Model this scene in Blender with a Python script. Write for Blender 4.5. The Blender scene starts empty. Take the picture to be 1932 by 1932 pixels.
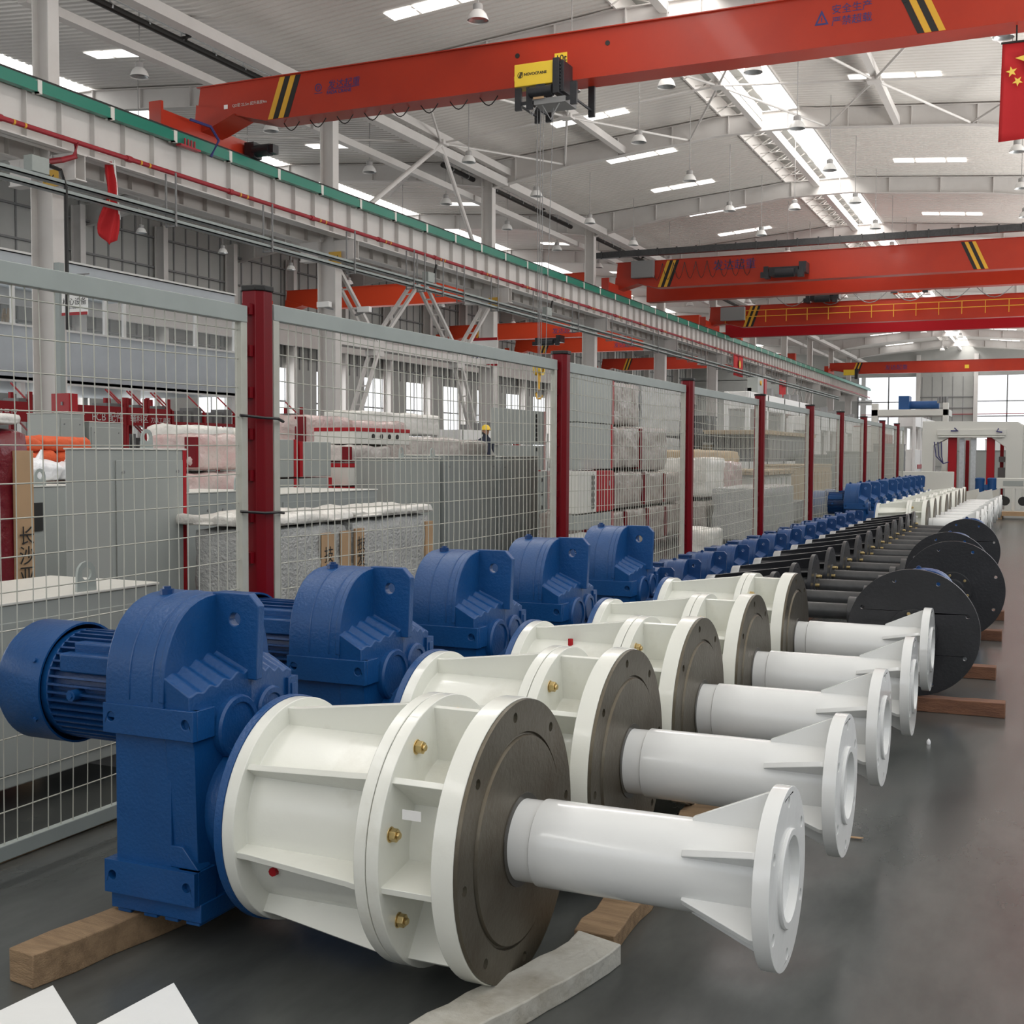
import bpy, bmesh, math, random
from mathutils import Vector, Matrix, noise, geometry
random.seed(7)
S = bpy.context.scene
COL = S.collection
# ---------------------------------------------------------------- camera, sky, light, exposure
PH, YAW, PITCH, ROLL = 2272.66, .422025, .0476746, .00435416      # focal length in px of the 1932 px frame
fw = Vector((-math.sin(YAW)*math.cos(PITCH), math.cos(YAW)*math.cos(PITCH), -math.sin(PITCH)))
r0 = Vector((math.cos(YAW), math.sin(YAW), 0)); u0 = r0.cross(fw)
rt = r0*math.cos(ROLL)+u0*math.sin(ROLL); up = -r0*math.sin(ROLL)+u0*math.cos(ROLL)
cam = bpy.data.cameras.new('camera'); cam.sensor_width = 36; cam.lens = PH*36/1932
cam.clip_end = 600
co = bpy.data.objects.new('camera', cam); COL.objects.link(co)
m3 = Matrix((rt, up, -fw)).transposed().to_4x4(); m3.translation = Vector((0, 0, 1.5))
co.matrix_world = m3; S.camera = co
w = bpy.data.worlds.new('overcast_sky'); S.world = w; w.use_nodes = True
w.node_tree.nodes['Background'].inputs[0].default_value = (.93, .96, 1, 1)
w.node_tree.nodes['Background'].inputs[1].default_value = 2.3
def area(name, loc, size, power, rot=(0, 0, 0), col=(1, .98, .95)):
    l = bpy.data.lights.new(name, 'AREA'); l.shape = 'RECTANGLE'; l.size, l.size_y = size; l.energy = power; l.color = col
    o = bpy.data.objects.new(name, l); COL.objects.link(o); o.location = loc; o.rotation_euler = rot
    return o
area('ridge_daylight', (-12.3, 84, 18.75), (1.7, 226), 9500)
area('right_ceiling_fill', (13, 84, 3.0), (6, 226), 46000, (0, math.radians(150), 0)).data.spread = math.radians(125)  # added fill out of frame, tilted up to brighten the ceiling
area('left_window_daylight', (-57.2, 84, 4.6), (7.2, 226), 26000, (0, math.radians(-108), 0)).data.spread = math.radians(160)
S.view_settings.view_transform = 'Standard'; S.view_settings.look = 'None'; S.view_settings.gamma = 1
S.view_settings.exposure = -0.52; S.view_settings.use_curve_mapping = False
# ---------------------------------------------------------------- materials
def mat(name, col, rough=.5, metal=0, noise_amt=0, nscale=5, col2=None, bump=0, bscale=40, emit=0, alpha=1, coat=0, trans=0, thr=(.4, .7), stretch=None, spec=None):
    m = bpy.data.materials.new(name); m.use_nodes = True
    nt = m.node_tree; b = nt.nodes['Principled BSDF']
    b.inputs['Base Color'].default_value = (*col, 1); b.inputs['Roughness'].default_value = rough; b.inputs['Metallic'].default_value = metal
    if coat: b.inputs['Coat Weight'].default_value = coat; b.inputs['Coat Roughness'].default_value = .08
    if spec is not None: b.inputs['Specular IOR Level'].default_value = spec
    if trans: b.inputs['Transmission Weight'].default_value = trans
    if alpha < 1: b.inputs['Alpha'].default_value = alpha
    if emit: b.inputs['Emission Color'].default_value = (*col, 1); b.inputs['Emission Strength'].default_value = emit
    tc = nt.nodes.new('ShaderNodeTexCoord'); src = tc.outputs['Object']
    if stretch:
        mp = nt.nodes.new('ShaderNodeMapping'); mp.inputs['Scale'].default_value = stretch
        nt.links.new(src, mp.inputs[0]); src = mp.outputs[0]
    if noise_amt:
        n = nt.nodes.new('ShaderNodeTexNoise'); n.inputs['Scale'].default_value = nscale; n.inputs['Detail'].default_value = 8; n.inputs['Roughness'].default_value = .6
        nt.links.new(src, n.inputs['Vector'])
        r = nt.nodes.new('ShaderNodeValToRGB'); r.color_ramp.elements[0].position = thr[0]; r.color_ramp.elements[1].position = thr[1]
        c2 = col2 or tuple(c*.6 for c in col)
        r.color_ramp.elements[0].color = (*col, 1); r.color_ramp.elements[1].color = (*[a*(1-noise_amt)+c*noise_amt for a, c in zip(col, c2)], 1)
        nt.links.new(n.outputs['Fac'], r.inputs[0]); nt.links.new(r.outputs[0], b.inputs['Base Color'])
    if bump:
        n = nt.nodes.new('ShaderNodeTexNoise'); n.inputs['Scale'].default_value = bscale; n.inputs['Detail'].default_value = 4
        nt.links.new(src, n.inputs['Vector'])
        bp = nt.nodes.new('ShaderNodeBump'); bp.inputs['Strength'].default_value = bump; bp.inputs['Distance'].default_value = .02
        nt.links.new(n.outputs['Fac'], bp.inputs['Height']); nt.links.new(bp.outputs[0], b.inputs['Normal'])
    return m
BLUE = mat('blue_paint', (.004, .060, .205), .36, noise_amt=.35, nscale=6, col2=(.008, .085, .27), bump=.12, bscale=90)
BLUE2 = mat('dark_blue_paint', (.006, .042, .15), .3, noise_amt=.4, nscale=9, col2=(.015, .08, .24), bump=.1, bscale=120)
WHITE = mat('gloss_white_paint', (.78, .785, .72), .26, noise_amt=.5, nscale=4.5, col2=(.50, .47, .38), thr=(.58, .8), bump=.08, bscale=18, coat=.25)
WHITE2 = mat('cool_white_paint', (.78, .79, .78), .22, noise_amt=.2, nscale=5, col2=(.5, .5, .48), thr=(.62, .85), bump=.06, bscale=14, coat=.4)
STEEL = mat('machined_steel', (.16, .145, .115), .42, metal=.75, noise_amt=.75, nscale=4, col2=(.085, .062, .035), thr=(.35, .7), bump=.1, bscale=60)
ZINC = mat('yellow_zinc', (.62, .47, .22), .28, metal=.9, noise_amt=.3, nscale=60)
GALV = mat('galvanised_steel', (.55, .57, .58), .35, metal=.8, noise_amt=.4, nscale=14)
BLACK = mat('black_paint', (.018, .019, .022), .34, noise_amt=.5, nscale=5, col2=(.035, .035, .04), bump=.08, bscale=50)
BLACKG = mat('grey_black_paint', (.045, .046, .048), .38, noise_amt=.5, nscale=9, col2=(.09, .09, .09), bump=.08, bscale=40)
RUBBER = mat('black_rubber', (.012, .011, .01), .5)
SEAL = mat('dark_seal', (.03, .026, .018), .3)
WOOD = mat('pale_timber', (.33, .22, .125), .75, noise_amt=.8, nscale=5, col2=(.16, .10, .055), bump=.35, bscale=40, stretch=(1, 6, 6))
WOODR = mat('reddish_timber', (.22, .10, .055), .75, noise_amt=.8, nscale=5, col2=(.10, .045, .03), bump=.35, bscale=40, stretch=(1, 6, 6))
WOODW = mat('whitewashed_timber', (.55, .54, .49), .65, noise_amt=.8, nscale=4, col2=(.30, .27, .21), bump=.35, bscale=30, thr=(.42, .62))
FLOOR = mat('sealed_concrete', (.062, .067, .065), .24, noise_amt=.8, nscale=2.2, col2=(.115, .12, .115), bump=.05, bscale=7, thr=(.35, .72), stretch=(1.6, .6, 1))
DUST = mat('bare_concrete', (.16, .15, .14), .7, noise_amt=.5, nscale=3, col2=(.10, .09, .085))
ROOF = mat('white_roof_sheet', (.72, .69, .65), .42, noise_amt=.15, nscale=.6, col2=(.64, .61, .57))
FRAME = mat('white_steelwork', (.64, .615, .59), .48, noise_amt=.3, nscale=1.2, col2=(.52, .48, .45), thr=(.45, .75))
WALLM = mat('grey_wall_panel', (.42, .42, .40), .6, noise_amt=.25, nscale=1, col2=(.33, .33, .31))
SEAM = mat('grey_girt', (.22, .22, .22), .6)
PARAPET = mat('pale_blue_panel', (.55, .60, .64), .5, noise_amt=.2, nscale=.8)
WHITEP = mat('white_trim', (.82, .82, .80), .4)
DAY = mat('translucent_skylight', (1, .985, .96), .4, emit=5.5)
DAY2 = mat('bright_rooflight', (1, .99, .97), .4, emit=3.0)
ORANGE = mat('orange_red_paint', (.43, .034, .013), .34, noise_amt=.4, nscale=.5, col2=(.30, .02, .011), coat=.12, spec=.35)
ORANGE2 = mat('deep_orange_paint', (.60, .055, .015), .4, spec=.3)
RED = mat('signal_red', (.36, .008, .014), .4, spec=.25)
POSTR = mat('post_red', (.17, .003, .008), .32, spec=.25, noise_amt=.2, nscale=4)
PIPE = mat('red_pipe', (.33, .02, .03), .45)
GREEN = mat('green_conductor', (.008, .19, .13), .35)
NAVY = mat('navy_lettering', (.035, .035, .16), .5)
YEL = mat('yellow_paint', (.80, .55, .04), .4)
YELD = mat('amber_paint', (.70, .38, .03), .45)
WIRE = mat('cream_fence_wire', (.50, .50, .44), .4, noise_amt=.3, nscale=9, col2=(.36, .34, .27))
RAILG = mat('grey_fence_rail', (.35, .385, .365), .45, noise_amt=.2, nscale=5)
GREY = mat('grey_cabinet', (.34, .36, .34), .4, noise_amt=.12, nscale=2, col2=(.28, .3, .28))
GREYD = mat('dark_grey_cabinet', (.28, .30, .29), .45)
CREAMT = mat('cream_cabinet', (.66, .65, .60), .4)
WRAP = mat('clear_film_wrap', (.60, .56, .52), .16, noise_amt=.6, nscale=7, col2=(.42, .36, .34), bump=.9, bscale=16, thr=(.35, .65))
WRAPB = mat('brown_film_wrap', (.30, .25, .22), .18, noise_amt=.7, nscale=6, col2=(.46, .42, .38), bump=.9, bscale=16, thr=(.4, .7))
WRAPW = mat('white_foam_wrap', (.78, .76, .71), .3, noise_amt=.4, nscale=6, col2=(.62, .58, .52), bump=.9, bscale=14)
WRAPP = mat('pink_film_wrap', (.56, .38, .36), .16, noise_amt=.7, nscale=5, col2=(.60, .54, .5), bump=.9, bscale=15, thr=(.35, .65))
WRAPG = mat('grey_bubble_wrap', (.42, .43, .42), .22, noise_amt=.5, nscale=7, col2=(.6, .6, .58), bump=1, bscale=45)
CARD = mat('cardboard', (.46, .30, .17), .8, noise_amt=.2, nscale=4)
CARDR = mat('red_brown_cardboard', (.33, .10, .05), .7)
MAROON = mat('maroon_film', (.16, .012, .02), .25, bump=.6, bscale=15)
ORBAG = mat('orange_bag_cloth', (.62, .10, .03), .8, bump=.6, bscale=20)
WHBAG = mat('white_bag_plastic', (.85, .86, .88), .35, bump=.8, bscale=14)
PLY = mat('plywood', (.48, .37, .24), .7, noise_amt=.3, nscale=3)
GLASS = mat('window_glass', (.75, .8, .8), .05, alpha=.1)
SKIN = mat('skin', (.45, .24, .16), .6)
NAVYC = mat('dark_work_cloth', (.02, .025, .045), .8)
LAMPW = mat('white_lamp_enamel', (.74, .73, .71), .35)
LAMPG = mat('grey_lamp_housing', (.34, .33, .32), .5)
FLAGR = mat('red_flag_cloth', (.50, .012, .016), .75)
STARY = mat('yellow_flag_print', (.85, .60, .10), .7)
PLATE = mat('amber_sign_plate', (.62, .36, .04), .5)
TRAY = mat('grey_cable_tray', (.30, .34, .33), .5)
INK = mat('black_ink', (.015, .014, .013), .6)
WINK = mat('white_lettering', (.85, .84, .82), .5)
PRINT = mat('pale_print', (.62, .60, .56), .5)
# ---------------------------------------------------------------- mesh helpers
class MB:
    def __init__(s): s.v = []; s.f = []; s.cut = []
    def add(s, vs, fs):
        s.cut.append((len(s.v), len(s.f))); n = len(s.v); s.v += [tuple(v) for v in vs]; s.f += [tuple(i+n for i in f) for f in fs]; return s
    def box(s, x0, y0, z0, x1, y1, z1):
        v = [(x, y, z) for x in (x0, x1) for y in (y0, y1) for z in (z0, z1)]
        return s.add(v, [(0, 1, 3, 2), (4, 6, 7, 5), (0, 4, 5, 1), (2, 3, 7, 6), (0, 2, 6, 4), (1, 5, 7, 3)])
    def bar(s, p, q, a, b, upv=(0, 0, 1)):
        p, q = Vector(p), Vector(q); d = (q-p).normalized(); u = Vector(upv)
        if abs(d.dot(u)) > .99: u = Vector((1, 0, 0))
        r = d.cross(u).normalized(); u = r.cross(d)
        v = [e+r*(i*a/2)+u*(j*b/2) for e in (p, q) for i, j in ((-1, -1), (1, -1), (1, 1), (-1, 1))]
        return s.add(v, [(3, 2, 1, 0), (4, 5, 6, 7)]+[(i, (i+1) % 4, (i+1) % 4+4, i+4) for i in range(4)])
    def cyl(s, p, q, r, r2=None, n=16, caps=True):
        r2 = r if r2 is None else r2
        p, q = Vector(p), Vector(q); d = (q-p).normalized(); u = Vector((0, 0, 1)) if abs(d.z) < .9 else Vector((1, 0, 0))
        a = d.cross(u).normalized(); b = a.cross(d)
        c = [(math.cos(2*math.pi*i/n), math.sin(2*math.pi*i/n)) for i in range(n)]
        v = [p+(a*x+b*y)*r for x, y in c]+[q+(a*x+b*y)*r2 for x, y in c]
        f = [(i, i+n, (i+1) % n+n, (i+1) % n) for i in range(n)]
        if caps: f += [tuple(range(n)), tuple(reversed(range(n, 2*n)))]
        return s.add(v, f)
    def tube(s, pts, r, n=6):
        pts = [Vector(p) for p in pts]; rings = []
        for i, p in enumerate(pts):
            d = (pts[min(i+1, len(pts)-1)]-pts[max(i-1, 0)]).normalized(); u = Vector((0, 0, 1)) if abs(d.z) < .95 else Vector((1, 0, 0))
            a = d.cross(u).normalized(); b = a.cross(d)
            rings += [p+(a*math.cos(2*math.pi*k/n)+b*math.sin(2*math.pi*k/n))*r for k in range(n)]
        f = [(i*n+k, i*n+(k+1) % n, (i+1)*n+(k+1) % n, (i+1)*n+k) for i in range(len(pts)-1) for k in range(n)]
        f += [tuple(range(n)), tuple(range((len(pts)-1)*n, len(pts)*n))]
        return s.add(rings, f)
    def lathe(s, prof, c=(0, 0, 0), axis='X', n=48, caps=False):
        v = []
        for a, r in prof:
            for k in range(n):
                t = 2*math.pi*k/n; y, z = r*math.cos(t), r*math.sin(t)
                v.append({'X': (a, y, z), 'Y': (z, a, y), 'Z': (y, z, a)}[axis])
        v = [(p[0]+c[0], p[1]+c[1], p[2]+c[2]) for p in v]
        f = [(i*n+k, i*n+(k+1) % n, (i+1)*n+(k+1) % n, (i+1)*n+k) for i in range(len(prof)-1) for k in range(n)]
        if caps and prof[0][1] > 1e-4: f.append(tuple(reversed(range(n))))
        if caps and prof[-1][1] > 1e-4: f.append(tuple(range((len(prof)-1)*n, len(prof)*n)))
        return s.add(v, f)
    def prism(s, poly, lo, hi, axis='X', holes=()):
        """2-D outline (with holes) pushed from lo to hi along an axis; 2-D coordinates are (y,z), (x,z) or (x,y)"""
        loops = [list(poly)]+[list(h) for h in holes]
        flat = [p for l in loops for p in l]; N = len(flat)
        tr = geometry.tessellate_polygon([[Vector((a, b, 0)) for a, b in l] for l in loops])
        P = lambda a, b, h: {'X': (h, a, b), 'Y': (a, h, b), 'Z': (a, b, h)}[axis]
        v = [P(a, b, lo) for a, b in flat]+[P(a, b, hi) for a, b in flat]
        f = [tuple(t) for t in tr]+[tuple(i+N for i in reversed(t)) for t in tr]
        o = 0
        for l in loops:
            n = len(l); f += [(o+i, o+(i+1) % n, o+(i+1) % n+N, o+i+N) for i in range(n)]; o += n
        return s.add(v, f)
    def loft(s, rings, close=True):
        n = len(rings[0]); v = [p for r in rings for p in r]
        f = [(i*n+k, i*n+(k+1) % n, (i+1)*n+(k+1) % n, (i+1)*n+k) for i in range(len(rings)-1) for k in range(n)]
        f += [tuple(range(n)), tuple(range((len(rings)-1)*n, len(rings)*n))]
        return s.add(v, f)
    def lumpy(s, x0, y0, z0, x1, y1, z1, amp=.03, n=10, seed=0, rnd=.05):
        bm = bmesh.new(); bmesh.ops.create_cube(bm, size=1)
        bmesh.ops.subdivide_edges(bm, edges=bm.edges, cuts=n, use_grid_fill=True)
        L = (x1-x0, y1-y0, z1-z0); c = ((x0+x1)/2, (y0+y1)/2, (z0+z1)/2)
        for v in bm.verts:
            p = Vector([v.co[i]*L[i] for i in range(3)]); h = [l/2-rnd for l in L]
            q = Vector([max(-max(h[i], 0), min(max(h[i], 0), p[i])) for i in range(3)])
            d = p-q; nn = d.normalized() if d.length > 1e-6 else Vector((0, 0, 0))
            p = q+nn*min(d.length, rnd)
            k = noise.noise(p*5+Vector((seed*3.1, seed, 1)))+.5*noise.noise(p*13+Vector((seed, 4, seed)))
            if p.z > -L[2]/2+.02: p += nn*k*amp
            v.co = p+Vector(c)
        bm.verts.index_update()
        s.add([v.co[:] for v in bm.verts], [[v.index for v in f.verts] for f in bm.faces]); bm.free(); return s
    def mesh(s, name, m, smooth=35):
        me = bpy.data.meshes.new(name); me.from_pydata(s.v, [], s.f); me.materials.append(m)
        bm = bmesh.new(); bm.from_mesh(me); bmesh.ops.recalc_face_normals(bm, faces=bm.faces); bm.to_mesh(me); bm.free()
        if smooth:
            me.polygons.foreach_set('use_smooth', [True]*len(me.polygons)); me.set_sharp_from_angle(angle=math.radians(smooth))
        me.update(); return me
    def build(s, name, m, parent=None, bevel=0, smooth=35, loc=None):
        o = bpy.data.objects.new(name, s.mesh(name, m, smooth)); COL.objects.link(o)
        if parent: o.parent = parent
        if loc: o.location = loc
        if bevel:
            b = o.modifiers.new('bevel', 'BEVEL'); b.width = bevel; b.segments = 2; b.limit_method = 'ANGLE'; b.angle_limit = math.radians(40)
        return o
def _each(s, name, m, parent=None, bevel=0, smooth=35, per=1):
    """one object for every `per` shapes added"""
    c = s.cut[::per]+[(len(s.v), len(s.f))]; out = []
    for (a, fa), (b, fb) in zip(c, c[1:]):
        q = MB(); q.v = s.v[a:b]; q.f = [tuple(i-a for i in f) for f in s.f[fa:fb]]; out.append(q.build(name, m, parent, bevel, smooth))
    return out
MB.each = _each
def tag(o, label=None, cat=None, group=None, kind=None):
    if label: o['label'] = label
    if cat: o['category'] = cat
    if group: o['group'] = group
    if kind: o['kind'] = kind
    return o
def thing(name, loc, label, cat, group=None, rz=0):
    o = bpy.data.objects.new(name, None); COL.objects.link(o); o.location = loc; o.rotation_euler = (0, 0, rz); o.empty_display_size = .2
    return tag(o, label, cat, group)
def struct(name, mb, m, bevel=0, smooth=35): return tag(mb.build(name, m, None, bevel, smooth), kind='structure')
def inst(src, parent, loc=None, rot=None, name=None):
    c = src.copy(); COL.objects.link(c); c.parent = parent
    if loc is not None: c.location = loc
    if rot is not None: c.rotation_euler = rot
    if name: c.name = name
    return c
def copy_tree(o, parent=None):
    c = o.copy(); COL.objects.link(c); c.parent = parent
    for ch in list(KIDS(o)): copy_tree(ch, c)
    return c
def KIDS(o): return [x for x in COL.objects if x.parent == o]
def circle(cx, cy, r, n=12): return [(cx+r*math.cos(2*math.pi*i/n), cy+r*math.sin(2*math.pi*i/n)) for i in range(n)]
def text(s, size, m, parent, loc, rot, name='lettering', ext=.001, shear=0, align='LEFT', bold=0, sx=1):
    c = bpy.data.curves.new(name, 'FONT'); c.body = s; c.size = size; c.extrude = ext; c.shear = shear; c.align_x = align; c.offset = bold
    c.materials.append(m); o = bpy.data.objects.new(name, c); COL.objects.link(o); o.parent = parent; o.location = loc; o.rotation_euler = rot
    o.scale = (sx, 1, 1); return o
PI = math.pi
FACE_Y = (PI/2, 0, 0)          # lettering that faces the camera side (-Y)
FACE_X = (PI/2, 0, PI/2)       # lettering that faces the aisle (+X)
# ---------------------------------------------------------------- the hall
Y0, Y1 = -32, 198
CY = [27.9+15.6*(k-3) for k in range(0, 15)]                  # column lines
XC = -28.0
def roofz(x):
    if x > XC: return 17.15+1.2*(1-abs(x+13.6)/14.4)
    return 17.15+1.2*(1-abs(x+42.4)/14.4)
struct('floor', MB().box(-58, Y0, -.3, 16, Y1+3, 0), FLOOR)
def sheet(x0, x1, y0, y1, pitch=.38, dep=.055, n=4):
    mb = MB(); ys = []; y = y0
    while y < y1:
        for dy, d in ((0, 0), (pitch*.55, 0), (pitch*.65, dep), (pitch*.9, dep)): ys.append((y+dy, d))
        y += pitch
    xs = [x0+(x1-x0)*i/n for i in range(n+1)]; N = len(ys)
    v = [(x, yy, roofz(x)+d) for x in xs for yy, d in ys]
    f = [(i*N+k, i*N+k+1, (i+1)*N+k+1, (i+1)*N+k) for i in range(n) for k in range(N-1)]
    mb.add(v, f); o = mb.build('ceiling', ROOF, None, 0, 0); tag(o, kind='structure')
    return o
RX0, RX1 = -15.3, -11.5
sheet(XC, RX0, Y0, Y1); sheet(RX1, 8, Y0, Y1); sheet(-56, -44, Y0, Y1); sheet(-40.8, XC, Y0, Y1)
# ridge monitor: curbs, grey sheet on its left half, daylight on its right half
mb = MB()
for x in (RX0, RX1): mb.box(x-.04, Y0, roofz(x)-.1, x+.04, Y1, 19.15)
struct('trim_1', mb, FRAME)
mb = MB()
for y in range(int(Y0), int(Y1), 1): mb.box(RX0, y, 19.0+.03*(y % 2), -13.5, y+.98, 19.06+.03*(y % 2))
struct('ceiling', mb, WALLM)
struct('window_1', MB().box(-13.4, Y0, 19.1, RX1, Y1, 19.14), DAY)
mb = MB()
for x in (-43.4, -41.4): mb.box(x-.6, Y0, 18.2, x+.6, Y1, 18.26)
struct('window_2', mb, DAY)
k = 0
trm = MB()
y = 14.0
while y < Y1:
    for a, b in ((RX0+.1, -13.5),):
        trm.bar((a, y, 17.95), (b, y, 18.9), .05, .05); trm.bar((a, y, 18.9), (b, y, 18.3), .05, .05); trm.bar((a, y, 18.2), (b, y, 18.2), .05, .05)
        trm.bar((-14.4, y, 18.2), (-14.4, y+1.9, 18.9), .04, .04)
    y += 1.9
struct('trim_2', trm, FRAME)
struct('trim_3', MB().box(-13.62, Y0, 17.75, -13.28, Y1, 18.2), FRAME)
# short rooflights
n = 2
def rooflight(x0, x1, yc):
    global n; n += 1
    mb = MB(); L = x1-x0; a = x0
    for fr in (.30, .42, .28):
        b = a+L*fr; mb.add([(a, yc-.42, roofz(a)-.03), (b-.12, yc-.42, roofz(b)-.03), (b-.12, yc+.42, roofz(b)-.03), (a, yc+.42, roofz(a)-.03)], [(0, 1, 2, 3)]); a = b
    tag(mb.build('window_%d' % n, DAY2, None, 0, 0), kind='structure')
for i in range(22):
    yc = 22.9+8.0*i
    if yc > Y1-4: break
    if i > 0: rooflight(-22.7, -18.8, yc+.4); rooflight(-8.5, -4.6, yc-.4)
    if i > 0 and i < 14: rooflight(-36.6, -33.2, yc)
# rafters
def rafter(y, xa, xb, xr):
    mb = MB(); ny = 40; top = []; bot = []
    for i in range(ny+1):
        x = xa+(xb-xa)*i/ny; e = min(abs(x-xa), abs(x-xb)); hd = 1.05+.35*max(0, 1-e/4.5)-.12*min(1, abs(x-xa)/14)
        zt = roofz(x)-.08 if abs(x-xr) > 2.2 else roofz(xr+2.2)-.02
        top.append((x, zt)); bot.append((x, zt-hd+.04))
    for i in range(ny):
        a, b, c, d = top[i], top[i+1], bot[i+1], bot[i]
        mb.add([(p[0], y-.02, p[1]) for p in (a, b, c, d)]+[(p[0], y+.02, p[1]) for p in (a, b, c, d)], [(0, 1, 2, 3), (7, 6, 5, 4)])
        for p, q, dz in ((a, b, 0), (d, c, 0)):
            mb.add([(e[0], y+s, e[1]+t) for e in (p, q) for s in (-.18, .18) for t in (-.02, .02)], [(0, 1, 3, 2), (4, 6, 7, 5), (0, 4, 5, 1), (2, 3, 7, 6), (0, 2, 6, 4), (1, 5, 7, 3)])
        if i % 4 == 2: mb.box(a[0]-.02, y-.16, d[1], a[0]+.02, y+.16, a[1])
    tag(mb.build('rafter', FRAME, None, 0, 0), kind='structure')
for y in CY[1:]:
    rafter(y, XC+.2, .8, -13.45); rafter(y, -56, XC-.2, -42.4)
# columns with crane brackets; upper shaft slimmer
def column(y):
    mb = MB()
    for dx in (-.42, .42): mb.box(XC-dx-.02, y-.25, 0, XC-dx+.02, y+.25, 10.4)
    mb.box(XC-.42, y-.015, 0, XC+.42, y+.015, 10.4)
    for dx in (-.3, .3): mb.box(XC-dx-.02, y-.22, 10.4, XC-dx+.02, y+.22, 16.9)
    mb.box(XC-.3, y-.015, 10.4, XC+.3, y+.015, 16.9)
    for s in (-1, 1):                                             # brackets carrying the runway beams
        mb.box(XC+s*.42 if s > 0 else XC-1.35, y-.22, 9.6, XC+1.35 if s > 0 else XC-.42, y+.22, 9.64)
        mb.box(XC+s*.42 if s > 0 else XC-1.35, y-.22, 10.36, XC+1.35 if s > 0 else XC-.42, y+.22, 10.4)
        for dy in (-.2, .2): mb.box(XC+s*.42 if s > 0 else XC-1.3, y+dy-.015, 9.64, XC+1.3 if s > 0 else XC-.42, y+dy+.015, 10.36)
        mb.box(XC+s*.9-.015, y-.22, 9.64, XC+s*.9+.015, y+.22, 10.36)
    return tag(mb.build('column', FRAME, None, 0, 0), kind='structure')
for y in CY[1:]: column(y)
# runway beams for the cranes, one each side of the columns
def runway(x):
    mb = MB(); mb.box(x-.012, Y0, 10.4, x+.012, Y1-1, 12.0)
    mb.box(x-.28, Y0, 10.4, x+.28, Y1-1, 10.44); mb.box(x-.3, Y0, 11.96, x+.3, Y1-1, 12.0); mb.box(x-.05, Y0, 12.0, x+.05, Y1-1, 12.13)
    y = 10.0
    while y < Y1-2:
        mb.box(x-.2, y-.008, 10.44, x+.2, y+.008, 11.96); y += 1.33
    return tag(mb.build('runway_beam', FRAME, None, 0, 0), kind='structure')
runway(-27.0); runway(-29.1)
struct('trim_4', MB().box(-28.9, Y0, 11.8, -28.35, Y1-1, 11.83).box(-27.65, Y0, 11.8, -27.3, Y1-1, 11.83), FRAME)
# box beam along the column heads and roof bracing of one bay
mb = MB()
for y0_, y1_ in zip(CY[1:-1], CY[2:]): mb.box(XC+.75, y0_+.1, 15.75, XC+1.2, y1_-.1, 16.15); mb.box(XC-1.2, y0_+.1, 15.2, XC-.85, y1_-.1, 15.5)
struct('trim_5', mb, FRAME)
ya, yb = CY[4], CY[5]; ym = (ya+yb)/2; mb = MB()
XS = [-26.8, -20.4, -13.45, -7.0]
for x in XS:
    mb.box(x-.14, ya, roofz(x)-.95, x+.14, yb, roofz(x)-.6)
    z = roofz(x)-.95; mb.box(x-.28, ym-.28, z-.2, x+.28, ym+.28, z)
for i, x in enumerate(XS+[-.5]):
    if i < 4:
        xn = (XS+[-.5])[i+1]; xm = (x+xn)/2; z = roofz(x)-1.05; zn = roofz(xm)-.9
        for e in (ya, yb):
            mb.cyl((x, ym, z), (xm, e, zn), .055, n=8); mb.cyl((xn, ym, roofz(xn)-1.05), (xm, e, zn), .055, n=8)
        mb.cyl((x, ym, z), (xn, ym, roofz(xn)-1.05), .05, n=8)
    else: pass
for e in (ya, yb): mb.cyl((XS[0], ym, roofz(XS[0])-1.1), (XC+.3, ym+(e-ym)*.72, 12.1), .11, n=10)
mb.cyl((XS[0], ym, roofz(XS[0])-1.0), (-33.5, ya+1, 15.6), .05, n=8); mb.cyl((XS[0], ym, roofz(XS[0])-1.0), (-33.5, yb-1, 15.6), .05, n=8)
struct('trim_6', mb, FRAME)
# ladder braces between two columns, below the runway
def brace(y0_, y1_, name):
    mb = MB(); yc = (y0_+y1_)/2; q1, q2 = (y0_+yc)/2-.2, (y1_+yc)/2+.2
    def lad(p, q):
        for dx in (-.22, .22): mb.bar((XC+dx, p[0], p[1]), (XC+dx, q[0], q[1]), .14, .14)
        L = math.hypot(q[0]-p[0], q[1]-p[1]); k = int(L/.95)
        for i in range(1, k): t = i/k; mb.bar((XC-.22, p[0]+(q[0]-p[0])*t, p[1]+(q[1]-p[1])*t), (XC+.22, p[0]+(q[0]-p[0])*t, p[1]+(q[1]-p[1])*t), .07, .07)
    lad((y0_+.4, 9.3), (q1, 6.4)); lad((yc-.25, 9.7), (q1, 6.4)); lad((yc+.25, 9.7), (q2, 6.4)); lad((y1_-.4, 9.3), (q2, 6.4))
    lad((q1, 6.2), (y0_+.4, .3)); lad((q2, 6.2), (y1_-.4, .3))
    mb.box(XC-.3, y0_+.2, 6.15, XC+.3, y1_-.2, 6.5)
    for q in (q1, q2): mb.box(XC-.26, q-.4, 5.9, XC+.26, q+.4, 6.7)
    tag(mb.build(name, FRAME, None, 0, 0), kind='structure')
brace(CY[4], CY[5], 'trim_7'); brace(CY[10], CY[11], 'trim_8')
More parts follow.
